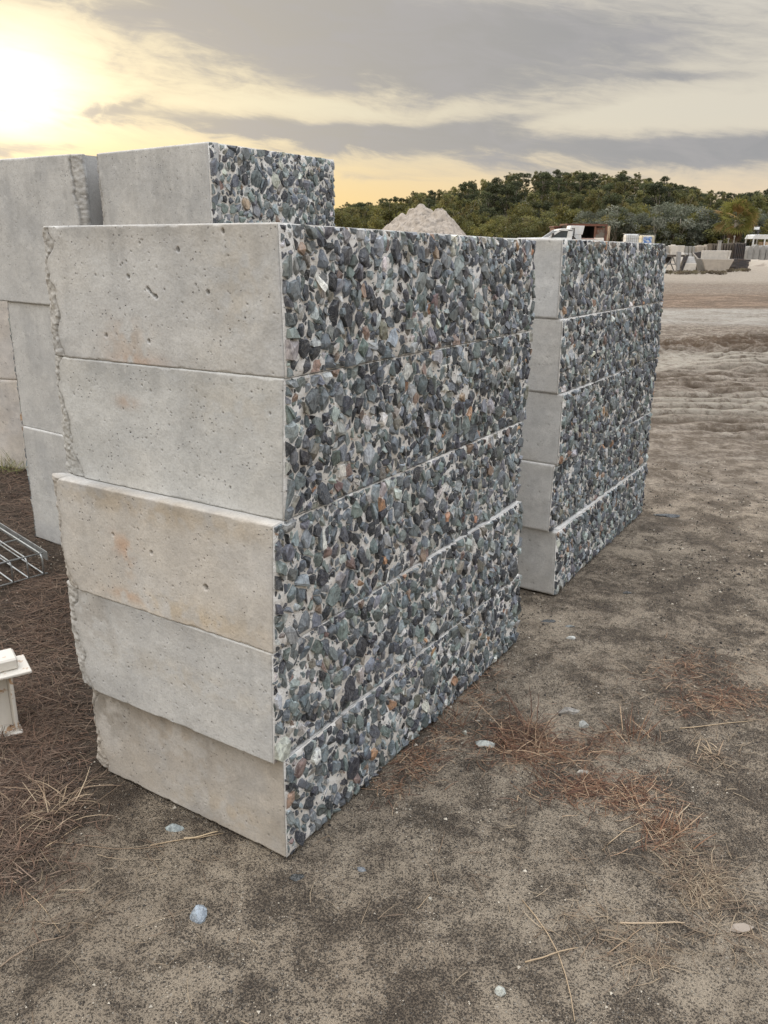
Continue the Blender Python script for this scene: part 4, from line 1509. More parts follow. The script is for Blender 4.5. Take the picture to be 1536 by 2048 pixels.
def container():
    Y = 56
    a = at(1110, 449, Y); b = at(1214, 448, Y); c = at(1225, 450.5, Y + 1.6)
    H_ = b[2]
    root = thing('shipping_container', 'rusty old shipping container with its long side open, behind the pickup', 'shipping container', (a[0], Y, 0))
    L_ = b[0] - a[0]; D_ = 2.4
    xm = at(1188, 470, Y)[0] - a[0]
    s = MB(); s.box(.8, L_ - .06, .06, D_, 0, .16); s.build('floor', M_rust, root)
    s = MB(); s.box(.8, L_ + .30, D_ - .05, D_, .16, H_ - .1); s.build('back_wall', M_black, root)
    s = MB(); s.box(.8, .85, .1, D_ - .06, .16, H_ - .1); s.build('end_wall', M_black, root)
    s = MB(); s.box(xm + .1, xm + .14, .12, D_ - .06, .16, H_ - .1); s.build('partition', M_black, root)
    s = MB(); s.box(.75, L_ + .06, 0, D_, H_ - .10, H_); s.build('roof', M_rust, root)
    s = MB()
    s.box(.75, .87, -.03, .1, 0, H_ - .1); s.box(xm, xm + .10, -.03, .1, .16, H_ - .1); s.box(L_ - .08, L_ + .04, -.03, .12, 0, H_ - .1)
    s.box(.75, L_, -.05, -.031, H_ - .14, H_ - .02); s.build('frame', M_rust, root)
    # corrugated rusty panel, each rib a piece
    w = (L_ - .10 - xm - .10) / 8
    for i in range(8):
        x = xm + .12 + i * w
        s = MB(); s.prism([(x, .16), (x + w * .5, .16), (x + w * .5, H_ - .23), (x, H_ - .23)], .02, .06)
        s.prism([(x + w * .5, .16), (x + w * .97, .16), (x + w * .97, H_ - .23), (x + w * .5, H_ - .23)], .045, .085)
        s.build('side_rib', M_rusty_paint, root)
    # end door, cream, facing to the right
    ang_ = .28
    for k in range(2):
        y0 = .02 + k * 1.2
        s = MB(); s.box(0, .05, y0, y0 + 1.16, .16, H_ - .1)
        o = s.build('end_door', M_cream, root, .008); o.location = (L_ + .05 + y0 * .18, 0, 0); o.rotation_euler = (0, 0, -.18)
        s = MB(); s.tube([(.07, y0 + .5, .2), (.07, y0 + .5, H_ - .2)], .02); s.build('lock_bar', M_rust, o)
    # second, lower rusty bin seen left of it
    p = at(1109, 452, 58); q = at(1136, 451, 58)
    r2 = thing('rusty_bin', 'dull red steel bin showing above the pickup cab, left of the container', 'steel bin', (p[0], 58, 0))
    w = q[0] - p[0]
    s = MB(); s.box(0, w, 0, 1.6, .1, p[2] - .08); s.build('bin_body', M_rust, r2, .02)
    s = MB(); s.box(-.05, w + .05, -.05, 1.65, p[2] - .08, p[2]); s.build('rim', M_rust, r2, .01)
    for i in range(5):
        s = MB(); s.box(.1 + i * w / 5, .16 + i * w / 5, -.04, -.002, .1, p[2] - .09); s.build('rib', M_rust, r2)


container()


def ibc(px0, px1, py, Y, body, label, lower_label):
    a = at(px0, py, Y); b = at(px1, py, Y)
    w = b[0] - a[0]; top = a[2]
    hh = top / 2

    def one(z, lab):
        root = thing('ibc_tank', lab, 'bulk tank', (a[0], Y, z), 0, 'caged bulk tanks stacked in twos')
        s = MB()
        for i in range(3): s.box(0 + i * (w - .12) / 2, .12 + i * (w - .12) / 2, 0, w, 0, .12)
        s.box(0, w, 0, w, .12, .15); s.build('pallet', M_wood, root)
        s = MB(); s.box(.04, w - .04, .04, w - .04, .15, hh - .06); s.build('tank', body, root, .06)
        for i in range(7):
            x = .03 + i * (w - .06) / 6
            s = MB(); s.tube([(x, .012, .15), (x, .012, hh - .02)], .011, 5); s.build('cage_bar', M_steel, root)
        for z_ in (.3, .55, .8, hh - .03):
            s = MB(); s.tube([(.01, .0, z_), (w - .01, .0, z_), (w, w, z_), (0, w, z_), (.01, .0, z_)], .011, 5); s.build('cage_hoop', M_steel, root)
        s = MB(); s.tube([(w / 2, w / 2, hh - .07), (w / 2, w / 2, hh - .01)], .1, 12); s.build('lid', M_dark, root)
        return root
    one(0, lower_label); one(hh, label)


ibc(1253, 1280, 466.5, 60, M_ibc, 'upper white caged bulk tank with pale plastic, left of the yellowed one', 'lower white caged bulk tank hidden under the left pair')
ibc(1284, 1312, 469, 61, M_ibc_y, 'upper yellowed caged bulk tank behind the right-hand stack', 'lower yellowed caged bulk tank hidden under the right pair')
q = at(1295, 478, 58)
bx = thing('blue_drum', 'small blue and white drum in front of the yellowed tank', 'drum', (q[0], 58, 0))
s = MB(); s.tube([(0, 0, 0), (0, 0, q[2] + .12)], .28, 14); s.build('drum_body', M_bluec, bx)
s = MB(); s.tube([(0, 0, q[2] + .12), (0, 0, q[2] + .17)], .22, 14); s.build('lid', M_ibc, bx)


# ------------------------------------------------------------------ far yard: precast concrete and junk
def slab(name, label, quad, Y, depth, mat, cat, group=None, lean=0.0, bev=.01, zfix=True):
    """quad: picture corners bl, br, tr, tl of its near face, real depth behind it"""
    P = [at(x, y, Y + (lean if k >= 2 else 0)) for k, (x, y) in enumerate(quad)]
    o = P[0].copy(); o[2] = 0
    z0 = 0
    P = [p - o for p in P]
    if zfix:
        P[0][2] = -.03; P[1][2] = -.03
    Q = [p + np.array([0, depth, 0]) for p in P]
    root = thing(name, label, cat, o, 0, group)
    mb = MB(); mb.hexa([P[0], P[1], Q[1], Q[0], P[3], P[2], Q[2], Q[3]])
    mb.build('body', mat, root, bev)
    return root, P, Q


Yj = 53.0
r_, P, Q = slab('precast_wall_unit', 'tall pale precast panel standing behind the trapezoid trough', [(1400, 543), (1449, 543), (1462, 501), (1405, 501)], Yj + 1.0, .16, M_precast_pale, 'concrete panel')
mb = MB(); mb.hexa([P[1] + [-.02, -.06, .0], P[1] + [.10, -.06, 0], P[1] + [.10, .01, 0], P[1] + [-.02, .01, 0], P[2] + [-.1, -.06, .0], P[2] + [.02, -.06, 0], P[2] + [.02, .01, 0], P[2] + [-.1, .01, 0]])
mb.build('edge_rib', M_precast_pale, r_)
# trough: four walls around a hollow
def trough():
    bl, br, tr, tl = [at(x, y, Yj) for x, y in ((1412, 546), (1454, 546), (1469, 517), (1405, 518))]
    root = thing('concrete_trough', 'big trapezoid precast trough with sloping sides on the dirt', 'concrete trough', (bl[0], Yj, 0))
    o = np.array([bl[0], Yj, 0])
    h = tl[2]
    b = [bl - o, br - o, tr - o, tl - o]
    b[0][2] = b[1][2] = -.02; b[2][2] = b[3][2] = h
    D_ = 1.5
    for k, y in enumerate((0, D_ - .12)):
        mb = MB(); Q1 = [p + np.array([0, y, 0]) for p in b]; Q2 = [p + np.array([0, y + .12, 0]) for p in b]
        mb.hexa([Q1[0], Q1[1], Q2[1], Q2[0], Q1[3], Q1[2], Q2[2], Q2[3]]); mb.build('end_wall', M_precast, root, .01)
    for (p, q_, sgn) in ((b[0], b[3], 1), (b[1], b[2], -1)):
        mb = MB()
        a0, a1 = p + [0, .12, 0], p + [sgn * .14, .12, 0]
        c0, c1 = q_ + [0, .12, 0], q_ + [sgn * .14, .12, 0]
        dd = np.array([0, D_ - .24, 0])
        pts = [a0, a1, a1 + dd, a0 + dd, c0, c1, c1 + dd, c0 + dd] if sgn > 0 else [a1, a0, a0 + dd, a1 + dd, c1, c0, c0 + dd, c1 + dd]
        mb.hexa(pts); mb.build('side_wall', M_precast_grey, root)
    mb = MB(); mb.box(b[0][0] + .15, b[1][0] - .15, .12, D_ - .12, -.02, .1); mb.build('base', M_precast, root)


trough()


def culvert():
    a, b = at(1366, 545, Yj - .5), at(1390, 545, Yj - .5)
    c, d = at(1366, 526, Yj - .5), at(1392, 526, Yj - .5)
    root = thing('precast_box', 'cream boxy precast pit with chamfered top, left of the trough', 'concrete box', (a[0], Yj - .5, 0))
    w = b[0] - a[0]; h = c[2]
    mb = MB(); mb.hexa([(0, 0, -.02), (w, 0, -.02), (w + .25, 1.3, -.02), (.2, 1.3, -.02), (-.02, 0, h), (w + .03, 0, h), (w + .28, 1.3, h), (.2, 1.3, h)])
    mb.build('body', M_precast_pale, root, .02)
    mb = MB(); mb.hexa([(.0, .05, h + .003), (w + .02, .05, h + .003), (w + .25, 1.25, h + .003), (.22, 1.25, h + .003), (.22, .35, h + .33), (w - .05, .35, h + .33), (w + .12, 1.1, h + .36), (.35, 1.1, h + .36)])
    mb.build('top', M_precast_grey, root, .02)


culvert()
r_, P, Q = slab('tilted_slab', 'dark-edged precast slab tilted like an open lid behind the cream box', [(1386, 506), (1404, 526), (1404, 503), (1402, 503.5)], Yj + 2.4, .3, M_dark, 'concrete slab', zfix=False, bev=0)
mb = MB(); mb.hexa([P[0] + [-.02, -.05, -.04], P[1] + [0, -.05, -.08], P[1] + [0, 0, -.08], P[0] + [-.02, 0, -.04], P[0] + [0, -.05, .03], P[1] + [.04, -.05, .0], P[1] + [.04, 0, 0], P[0] + [0, 0, .03]])
mb.build('pale_edge', M_precast_pale, r_)
mb = MB(); zb = P[1][2] - .05; mb.box(P[1][0] - .3, P[1][0] - .1, .05, .25, 0, zb); mb.box(P[0][0] + .2, P[0][0] + .35, .05, .25, 0, P[0][2] - .3); mb.build('prop', M_wood, r_)
r_, P, Q = slab('leaning_post', 'weathered grey timber post leaning left of the cream box', [(1354, 545), (1359, 545), (1363, 504), (1355, 503)], Yj - .6, .25, M_grey, 'timber post')
mb = MB(); mb.hexa([P[1] + [.06, .1, 0], P[1] + [.2, .1, 0], P[1] + [.2, .5, 0], P[1] + [.06, .5, 0], P[2] + [.35, .1, -.15], P[2] + [.5, .1, -.18], P[2] + [.5, .5, -.18], P[2] + [.35, .5, -.15]])
mb.build('side_board', M_dark, r_)


def frame_junk():
    Y = Yj
    o = G(1345, 546); o = at(1345, 546, Y)
    root = thing('steel_trestle', 'rusty dark steel trestle standing by the right-hand stack', 'trestle', (o[0], Y, 0))
    z = at(1340, 510, Y)[2]

    def t(name, p, q, r=.03, m=M_dark):
        mb = MB(); mb.tube([p, q], r, 6); mb.build(name, m, root)
    for y in (0, .9):
        t('leg', (-.55, y, 0), (-.1, y, z - .1), .035, M_grey); t('leg', (.35, y, 0), (-.1, y, z - .1), .035, M_grey)
        t('brace', (-.35, y, .4), (.15, y, .4), .03, M_grey)
    mb = MB(); mb.box(-.7, .65, -.1, 1.1, z - .1, z + .02); mb.build('deck', M_wood, root, .01)
    mb = MB(); mb.box(-.7, .0, .5, .6, .45, z - .12); mb.build('back_board', M_dark, root)


frame_junk()


def dark_stack():
    Y = 57.0
    a = at(1470, 539, Y); b = at(1496, 541, Y); t = at(1474, 517, Y); tr = at(1501, 519, Y)
    root = thing('plank_stack', 'stack of dark tilted steel planks right of the trough', 'plank stack', (a[0], Y, 0))
    o = np.array([a[0], Y, 0])
    n = 5
    for i in range(n):
        f0, f1 = i / n, (i + .96) / n
        p0 = (a * (1 - f0) + t * f0) - o; p1 = (b * (1 - f0) + tr * f0) - o
        q0 = (a * (1 - f1) + t * f1) - o; q1 = (b * (1 - f1) + tr * f1) - o
        j = random.uniform(-.05, .05)
        p0[0] += j; q0[0] += j; p1[0] += j; q1[0] += j
        if i == 0: p0[2] = p1[2] = 0
        dd = np.array([-.5, 1.2, 0])
        mb = MB(); mb.hexa([p0, p1, p1 + dd, p0 + dd, q0, q1, q1 + dd, q0 + dd]); mb.build('plank', M_dark, root, .01)


dark_stack()

# back row of barriers, blocks and slatted pallets, on slightly rising ground
Yb = 82.0
zb = 0.0


def row_block(px0, px1, pt, label, mat, kind):
    a = at(px0, pt, Yb); b = at(px1, pt, Yb)
    w = b[0] - a[0]; h = a[2]
    root = thing('precast_block', label, 'concrete block', (a[0], Yb, 0), 0, 'precast units in the back row')
    mb = MB()
    if kind == 'round':
        poly = [(0, 0), (w, 0), (w, h * .5)] + [(w / 2 + w / 2 * math.cos(t), h * .62 + h * .38 * math.sin(t)) for t in np.linspace(.25, math.pi - .25, 9)] + [(0, h * .5)]
        mb.prism(poly, 0, 1.0)
        mb.build('body', mat, root)
        mb = MB(); mb.prism([(w * .2, .15), (w * .8, .15), (w * .8, h * .7), (w * .2, h * .7)], -.05, -.002); mb.build('rib', mat, root)
    elif kind == 'barrier':
        mb.prism([(0, 0), (w, 0), (w * .97, h), (w * .03, h)], .35, .6); mb.build('body', mat, root, .02)
        mb = MB(); mb.hexa([(0, 0, 0), (w, 0, 0), (w, .349, 0), (0, .349, 0), (0, .25, h * .5), (w, .25, h * .5), (w, .349, h * .55), (0, .349, h * .55)]); mb.build('foot', mat, root)
    else:
        mb.prism([(0, 0), (w, 0), (w * .94, h), (w * .06, h)], 0, 1.2); mb.build('body', mat, root, .03)
        mb = MB(); mb.box(w * .3, w * .7, .3, .9, h, h + .08); mb.build('lid', mat, root, .02)


row = [(1322, 1342, 492, 'barrier', M_precast_grey, 'rounded grey precast unit at the left end of the back row'),
       (1343, 1358, 491, 'box', M_precast_pale, 'pale precast box second in the back row'),
       (1359, 1373, 491, 'barrier', M_precast_pale, 'pale precast barrier with slanted end third in the back row'),
       (1374, 1380, 492.5, 'barrier', M_precast_grey, 'thin grey precast plate after the slanted barrier'),
       (1382, 1387, 492.5, 'barrier', M_precast_grey, 'thin grey precast plate, second of the three'),
       (1389, 1394, 493, 'barrier', M_precast_grey, 'thin grey precast plate, third of the three'),
       (1396, 1410, 492, 'box', M_precast, 'cream precast box before the dark pallets'),
       (1412, 1422, 491, 'box', M_precast, 'cream precast box touching the dark pallets'),
       (1496, 1508, 492, 'round', M_precast_grey, 'round-topped grey precast unit right of the slatted pallets'),
       (1509, 1521, 489, 'round', M_precast_grey, 'taller round-topped grey precast unit, second from the pallets'),
       (1522, 1533, 491, 'round', M_precast_grey, 'round-topped grey precast unit, third from the pallets'),
       (1535, 1548, 490, 'round', M_precast_grey, 'round-topped grey precast unit cut by the right edge')]
for a_ in row: row_block(a_[0], a_[1], a_[2], a_[5], a_[4], a_[3])


def pallet_rack(px0, px1, pt, Y, n, label, mat):
    a = at(px0, pt, Y); b = at(px1, pt, Y); w = b[0] - a[0]; h = a[2]
    root = thing('pallet_stack', label, 'pallet stack', (a[0], Y, 0), 0, 'dark timber stacks in the back row')
    for i in range(n):
        x = w * i / n
        mb = MB(); mb.box(x, x + w / n * .55, 0, 1.0, 0, h * random.uniform(.95, 1.02)); mb.build('slat', mat, root, .01)
    for z in (.25, h - .25):
        mb = MB(); mb.box(-.03, w + .03, 1.0, 1.06, z, z + .1); mb.build('rail', mat, root)


pallet_rack(1424, 1438, 487, 80, 3, 'dark timber pallet stack standing left of the pale post', M_wood)
pallet_rack(1444, 1472, 486, 80, 5, 'widest dark timber pallet stack with pale cap under the palm', M_wood)
pallet_rack(1473, 1494, 486, 79.5, 6, 'slatted black pallet stack between the palm and the round-topped units', M_dark)
a = at(1441, 483, 79); pr = thing('concrete_post', 'pale concrete post between the two dark pallet stacks', 'post', (a[0], 79, 0))
mb = MB(); mb.box(-.12, .12, 0, .24, 0, a[2]); mb.build('shaft', M_precast_grey, pr, .02)
mb = MB(); mb.box(-.16, .16, -.03, .27, a[2], a[2] + .07); mb.build('cap', M_precast_grey, pr, .01)
for i, (px, pt) in enumerate(((1457, 479), (1469, 474))):
    a = at(px, pt, 84); pr = thing('steel_post', ['shorter thin white post in front of the palm', 'taller thin white post in front of the palm'][i], 'post', (a[0], 84, 0), 0, 'thin posts under the palm')
    mb = MB(); mb.tube([(0, 0, 0), (0, 0, a[2])], .05, 8); mb.build('pole', M_steel, pr)
    mb = MB(); mb.tube([(0, 0, a[2]), (0, 0, a[2] + .12)], .09, 8); mb.build('cap', M_steel, pr)
M_bank = plain('bank_earth', (.36, .32, .265), .95, 0, (.22, .185, .15), 1.5, .03)
# pale earth bank running right from the plank stack
A, B = at(1476, 506, 70), at(1700, 512, 62)
X_, T_ = np.meshgrid(np.linspace(0, 1, 60), np.linspace(-1, 1, 15))
pz_ = 0.75 * (1 - T_ ** 2) ** 1.3 * sstep(0, .08, X_) + (fbm(X_ * 30, T_ * 3, 3, 3) - .5) * .12
Vb = np.stack([A[0] + (B[0] - A[0]) * X_, A[1] + (B[1] - A[1]) * X_ + T_ * 2.2, np.maximum(pz_ * .65, -.05) - .02], -1).reshape(-1, 3)
ix = np.arange(60 * 15).reshape(15, 60)
o = link('earth_bank', mesh_np('earth_bank', Vb, np.stack([ix[:-1, :-1], ix[:-1, 1:], ix[1:, 1:], ix[1:, :-1]], -1).reshape(-1, 4), [M_bank], True))
o['kind'] = 'structure'


def shed_truck():
    Y = 90.0
    a = at(1505, 489, Y); r0 = at(1503, 478, Y); rt = at(1508, 469, Y)
    root = thing('flat_roofed_truck', 'white flat-roofed utility truck with open sides, cut by the right edge', 'truck', (a[0], Y, 0))
    L_ = 4.6; z0 = r0[2]; z1 = rt[2]
    s = MB(); s.prism([(-.1, z0), (L_, z0), (L_, z1), (.18, z1), (.05, z1 - .1)], 0, 2.0); s.build('roof', M_white, root, .02)
    for x in (0, 1.15, 2.4, 3.6):
        s = MB(); s.box(x, x + .12, 0, .1, .9, z0); s.build('pillar', M_white, root)
        s = MB(); s.box(x, x + .12, 1.9, 2.0, .9, z0); s.build('pillar', M_white, root)
    s = MB(); s.box(-.1, L_, 0, 2.0, .55, .95); s.build('deck', M_white, root, .03)
    s = MB(); s.box(1.35, 2.3, .2, 1.8, .95, z0 - .25); s.build('cargo_box', M_cream, root, .02)
    for x in (.7, 3.7):
        for y in (0, 1.8):
            s = MB(); cyl(s, (x, .38), y, y + .2, .38, 16); w_ = s.build('wheel', M_rubber, root)
            s = MB(); cyl(s, (x, .38), y - .01, y + .02, .2, 12); s.build('rim', M_steel, w_)
    a = at(1518, 452, 92); root = thing('light_pole', 'dark slim pole with a small white lamp head behind the truck', 'light pole', (a[0], 92, 0))
    s = MB(); s.tube([(0, 0, 0), (0, 0, a[2])], .10, 8); s.build('pole', M_dark, root)
    s = MB(); s.box(-.45, .05, -.12, .12, a[2] - .35, a[2] - .1); s.build('lamp_head', M_ibc, root, .02)


shed_truck()


# ------------------------------------------------------------------ hill
SKY = [(-200, 400), (300, 420), (560, 430), (640, 425), (680, 412), (740, 404), (800, 398), (850, 380), (900, 376), (940, 364), (1000, 352), (1060, 343), (1150, 341), (1230, 343),
       (1300, 352), (1360, 366), (1430, 380), (1480, 388), (1536, 384), (1700, 392), (1900, 410)]
_sa = np.array([math.atan2(ray(x, y)[0], ray(x, y)[1]) for x, y in SKY])
_se = np.array([ray(x, y)[2] / math.hypot(ray(x, y)[0], ray(x, y)[1]) for x, y in SKY])
RIDGE = 210.0


def hill_z(x, y):
    az = np.arctan2(x, y); d = np.hypot(x, y)
    e = np.interp(az, _sa, _se, left=.01, right=.02)
    hr = np.maximum(e * RIDGE + CAM_H - 4.8, 0.6)
    up = sstep(103, RIDGE, d) ** 1.15
    dn = 1 - .7 * sstep(RIDGE, RIDGE + 160, d)
    return hr * up * dn + (fbm(x * .05, y * .05, 3, 3) - .5) * 2.5 * up - .3 * (1 - sstep(100, 106, d))


aa = np.linspace(-.62, 1.0, 110); dd_ = np.linspace(99, 400, 70)
AA, DD = np.meshgrid(aa, dd_)
HX, HY = DD * np.sin(AA), DD * np.cos(AA)
HZ = hill_z(HX, HY)
ix = np.arange(HX.size).reshape(HX.shape)
M_hill = plain('bush_floor', (.10, .085, .055), .95, 0, (.055, .055, .03), .25, .05)
o = link('hill', mesh_np('hill', np.stack([HX, HY, HZ], -1).reshape(-1, 3), np.stack([ix[:-1, :-1], ix[1:, :-1], ix[1:, 1:], ix[:-1, 1:]], -1).reshape(-1, 4)[:, ::-1], [M_hill], True))
o['kind'] = 'structure'

# ------------------------------------------------------------------ trees
M_leaf = mat_tint('leaves', .6, .42, .32, .3, 1.3)
M_bark = plain('bark', (.26, .23, .19), .9, 0, (.13, .11, .09), 3)


def leaf_cards(centres, radii, per, size, pal, flat=.8, seed=0):
    r = np.random.default_rng(seed)
    V = []; C = []
    for c, R in zip(centres, radii):
        n = int(per * (R / .8) ** 2)
        d = r.normal(0, 1, (n, 3)); d /= np.linalg.norm(d, axis=1)[:, None]
        rad = R * r.random(n) ** .45
        p = c + d * rad[:, None] * np.array([1, 1, flat])
        a = r.normal(0, 1, (n, 3)); a /= np.linalg.norm(a, axis=1)[:, None]
        b = np.cross(a, r.normal(0, 1, (n, 3))); b /= np.linalg.norm(b, axis=1)[:, None]
        s = size * r.uniform(.6, 1.4, n)[:, None]
        q = np.stack([p - a * s, p + b * s * .45, p + a * s, p - b * s * .45], 1)
        V.append(q.reshape(-1, 3))
        base = pal[r.integers(0, len(pal))]
        col = base * r.uniform(.7, 1.35, (n, 1))
        cc = np.ones((n, 4, 4)); cc[..., :3] = col[:, None]
        C.append(cc.reshape(-1, 4))
    V = np.vstack(V); C = np.vstack(C)
    F = np.arange(len(V)).reshape(-1, 4)
    return V, F, C


OLIVE = np.array([[.135, .138, .052], [.180, .172, .062], [.095, .102, .042], [.21, .185, .078]])
DARKG = np.array([[.075, .088, .042], [.10, .112, .052], [.058, .068, .036]])
YELG = np.array([[.15, .145, .045], [.185, .165, .05], [.125, .125, .042]])
SILV = np.array([[.125, .138, .10], [.19, .20, .16], [.080, .092, .060]])


def tree_proto(kind, seed):
    r = np.random.default_rng(seed)
    if kind == 'gum':
        H_, cw, nc, R = r.uniform(8, 11), 2.7, 40, (.45, 1.05)
    elif kind == 'bush':
        H_, cw, nc, R = r.uniform(3.6, 5.0), 2.0, 26, (.45, .9)
    elif kind == 'silver':
        H_, cw, nc, R = r.uniform(4.8, 6.2), 1.6, 18, (.5, .95)
    pal = {'gum': OLIVE if seed % 2 else DARKG, 'bush': YELG if seed % 2 else OLIVE, 'silver': SILV}[kind]
    cs = []; rs = []
    tr = MB()
    top = np.array([r.normal(0, .3), r.normal(0, .3), H_ * .8])
    tr.tube([(0, 0, -.4), tuple(top * .33 + [r.normal(0, .2), 0, 0]), tuple(top * .66), tuple(top)], .17 if kind == 'gum' else .09, 6, 0, .04)
    for i in range(nc):
        zf = r.uniform(.42, 1.0) if kind == 'gum' else r.uniform(.12, 1.0)
        a = r.uniform(0, 6.28)
        prof = math.sqrt(max(.05, 1 - ((zf - .66) / .46) ** 2)) if kind == 'gum' else math.sqrt(max(.08, 1 - ((zf - .4) / .66) ** 2))
        rr = cw * prof * r.uniform(.25, 1.0)
        c = np.array([rr * math.cos(a), rr * math.sin(a), zf * H_])
        cs.append(c); rs.append(r.uniform(*R))
        if i % 3 == 0:
            st = top * min(.95, zf * .7)
            tr.tube([tuple(st), tuple((st + c) / 2 + [0, 0, .15]), tuple(c)], .07 if kind == 'gum' else .04, 5, 0, .015)
    V, F, C = leaf_cards(cs, rs, 120 if kind == 'gum' else 105, .17 if kind == 'gum' else .14, pal, .75, seed)
    root = thing('gum_tree', '', 'tree')
    link('crown', mesh_np('crown', V, F, [M_leaf], False, C), root)
    tr.build('trunk', M_bark, root, smooth=True)
    return root


TREE_DARK = {0, 2, 4}


def set_tree(o, name, label, cat, group):
    o.name = name
    tag(o, label, cat, group)


prot = {'gum': [tree_proto('gum', s) for s in (1, 2, 3, 4, 5)], 'bush': [tree_proto('bush', s) for s in (11, 12, 13, 14)], 'silver': [tree_proto('silver', s) for s in (21, 22, 23)]}
used = set()
TL = {'gum': ('gum_tree', 'olive-green gum tree among many on the wooded hill', 'tree', 'gum trees covering the hill'),
      'bush': ('bush_shrub', 'bushy yellow-green shrub at the foot of the wooded hill', 'shrub', 'shrubs along the foot of the hill'),
      'silver': ('silver_shrub', 'silvery grey-leaved shrub in the hedge-like row behind the yard', 'shrub', 'silvery shrubs behind the yard')}


def put(kind, x, y, z, sc, k=None, lab=None, name=None, group=None):
    k = random.randrange(len(prot[kind])) if k is None else k
    p = prot[kind][k]
    if (kind, k) in used:
        o = dup(p, (x, y, z), random.uniform(0, 6.28), None, None, (sc * random.uniform(.9, 1.15), sc * random.uniform(.9, 1.15), sc))
    else:
        used.add((kind, k)); o = p
        o.location = (x, y, z); o.rotation_euler = (0, 0, random.uniform(0, 6.28)); o.scale = (sc,) * 3
    t = TL[kind]
    o.name = name or t[0]; o['label'] = lab or t[1]; o['category'] = t[2]
    if group is None: o['group'] = t[3]
    elif group: o['group'] = group
    elif 'group' in o: del o['group']
    return o


pts = []


def far_enough(x, y, m):
    return all((x - a) ** 2 + (y - b) ** 2 > m * m for a, b in pts)


# ridge line first
n_t = 0
for i in range(72):
    px = 660 + i * 13.1 + random.uniform(-6, 6)
    d = ray(px, 400); az = math.atan2(d[0], d[1]); D_ = RIDGE + random.uniform(-10, 6)
    x, y = D_ * math.sin(az), D_ * math.cos(az)
    pts.append((x, y)); hz_ = float(hill_z(x, y)); want = float(np.interp(az, _sa, _se)) * D_ + CAM_H - hz_
    k_ = random.randrange(5)
    put('gum', x, y, hz_, min(1.0, max(.30, want / 9.9)) * random.uniform(.78, 1.06), k_, 'ragged gum tree standing on the skyline of the wooded hill', 'gum_tree', 'gum trees on the skyline of the hill'); n_t += 1
tries = 0
while n_t < 298 and tries < 6000:
    tries += 1
    az = random.uniform(-.09, .56); D_ = random.uniform(120, 206)
    x, y = D_ * math.sin(az), D_ * math.cos(az)
    if far_enough(x, y, 4.3):
        pts.append((x, y)); hz_ = float(hill_z(x, y)); lim = (float(np.interp(az, _sa, _se)) * .95 * D_ + CAM_H - hz_) / 10.2
        lo_ = D_ < 150
        put('gum', x, y, hz_, max(.3, min(lim, random.uniform(.38, .72))), None, 'olive gum tree on the %s slope of the wooded hill' % ('lower' if lo_ else 'upper'), 'gum_tree', 'gum trees on the %s slope of the hill' % ('lower' if lo_ else 'upper')); n_t += 1
n_b = 0; tries = 0
while n_b < 130 and tries < 5000:
    tries += 1
    az = random.uniform(-.10, .52); D_ = random.uniform(104, 128)
    x, y = D_ * math.sin(az), D_ * math.cos(az)
    if far_enough(x, y, 2.9):
        pts.append((x, y)); put('bush', x, y, float(hill_z(x, y)), random.uniform(.75, 1.15), random.choice([0, 2] if az < .12 or random.random() < .35 else [1, 3])); n_b += 1
for i in range(44):
    px = 1165 + i * 8.2
    d = ray(px, 470); az = math.atan2(d[0], d[1]); D_ = random.uniform(103, 109) + (i % 2) * 3
    x, y = D_ * math.sin(az), D_ * math.cos(az)
    put('silver', x, y, float(hill_z(x, y)), random.uniform(.62, .98))
# single tree top showing above the far-left stack
p = at(6, 303, 26)
put('gum', p[0] - 1.2, 26, -.1, (p[2] + .1) / 9.6, 0, 'gum tree whose top just shows above the far-left stack', 'gum_tree', '')
# big yellow-green tree at the right edge behind the palm
p = at(1532, 380, 114)
put('gum', p[0], 114, 0, p[2] / 9.4, 2, 'tall green tree behind the palm at the right edge', 'gum_tree', '')

# weeds round the feet of the far precast units
cs = []; rs = []
for i in range(70):
    px = random.uniform(1325, 1500)
    p_ = G(px, 545.5 + (3 if px < 1450 else -2) + random.uniform(-2.5, 1.0))
    cs.append(np.array([p_[0], p_[1], .08])); rs.append(random.uniform(.10, .24))
V, F, C = leaf_cards(cs, rs, 900, .05, np.array([[.13, .105, .07], [.15, .13, .08], [.10, .08, .055]]), .45, 8)
o = link('yard_weeds', mesh_np('yard_weeds', V, F, [M_leaf], False, C))
tag(o, 'low dark weeds and litter round the feet of the precast units', 'weeds', kind='stuff')
# undergrowth as one mass
cs = []; rs = []
for i in range(2000):
    az = random.uniform(-.14, .62); D_ = random.uniform(104, 212)
    x, y = D_ * math.sin(az), D_ * math.cos(az)
    cs.append(np.array([x, y, float(hill_z(x, y)) + random.uniform(.5, 1.6)])); rs.append(random.uniform(1.0, 1.9))
V, F, C = leaf_cards(cs, rs, 20, .30, np.vstack([OLIVE, DARKG, YELG * .8, np.array([[.16, .13, .06]])]), .7, 5)
o = link('hill_undergrowth', mesh_np('hill_undergrowth', V, F, [M_leaf], False, C))
tag(o, 'low tangled undergrowth filling the hill between the trees', 'undergrowth', kind='stuff')


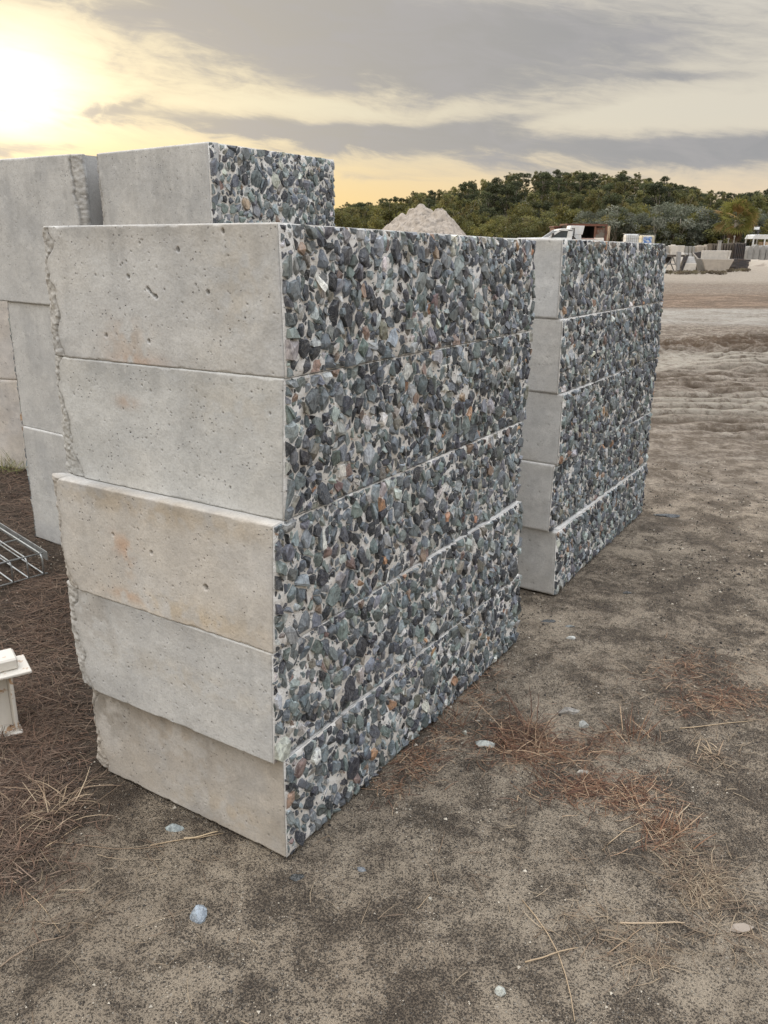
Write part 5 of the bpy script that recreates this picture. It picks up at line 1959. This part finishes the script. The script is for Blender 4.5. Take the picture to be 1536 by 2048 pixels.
# ------------------------------------------------------------------ palm
def palm():
    base = at(1468, 485, 86)
    hz = at(1468, 440, 86)[2]
    root = thing('fan_palm', 'shaggy fan palm with a brown skirt of dead fronds, right of the yard', 'palm tree', (base[0], 86, 0))
    tr = MB(); tr.tube([(0, 0, -.1), (.03, 0, hz * .5), (0, 0, hz)], .26, 10, 0, .2); tr.build('trunk', M_bark, root, smooth=True)
    r = np.random.default_rng(4)
    for kind in ('green', 'dead'):
        n = 54 if kind == 'green' else 22
        for i in range(n):
            a = r.uniform(0, 6.28)
            e = r.uniform(-.55, 1.4) if kind == 'green' else r.uniform(-1.45, -.85)
            pet = r.uniform(.8, 1.35) * (1 if kind == 'green' else .45); fan = r.uniform(1.0, 1.4) * (1 if kind == 'green' else .6)
            d = np.array([math.cos(a) * math.cos(e), math.sin(a) * math.cos(e), math.sin(e)])
            side = np.array([-math.sin(a), math.cos(a), 0]); up = np.cross(side, d) * -1
            ro = r.normal(0, .9); side, up = side * math.cos(ro) + up * math.sin(ro), up * math.cos(ro) - side * math.sin(ro)
            o = np.array([0, 0, hz - (.0 if kind == 'green' else .35)])
            c = o + d * pet
            V = []; F = []
            w = .02
            V += [o - side * w, o + side * w, c + side * w, c - side * w, o + up * w, c + up * w]
            F += [(0, 1, 2, 3), (0, 4, 5, 3), (1, 2, 5, 4)]
            m = 13
            for k in range(m):
                t = (k / (m - 1) - .5) * 2.6
                dk = d * math.cos(t) + side * math.sin(t)
                droop = -.30 if kind == 'green' else -.55
                mid = c + dk * fan * .6 + np.array([0, 0, droop * .15])
                tip = c + dk * fan + np.array([0, 0, droop * r.uniform(.5, 1.3)])
                ww = fan * .045
                pr = np.cross(dk, up)
                b = len(V)
                V += [c, mid - pr * ww, tip, mid + pr * ww, mid + up * .03]
                F += [(b, b + 1, b + 4), (b + 1, b + 2, b + 4), (b + 2, b + 3, b + 4), (b + 3, b, b + 4)]
            if kind == 'green':
                col = np.array([.175, .175, .045]) * r.uniform(.6, 1.5) if r.random() < .7 else np.array([.30, .20, .08])
            else:
                col = np.array([.19, .115, .07]) * r.uniform(.7, 1.3)
            link('frond', mesh_py('frond', V, F, [M_leaf], False, [(*col, 1)] * len(V)), root)


palm()
print('objects', len(bpy.data.objects), 'gum', n_t, 'bush', n_b)
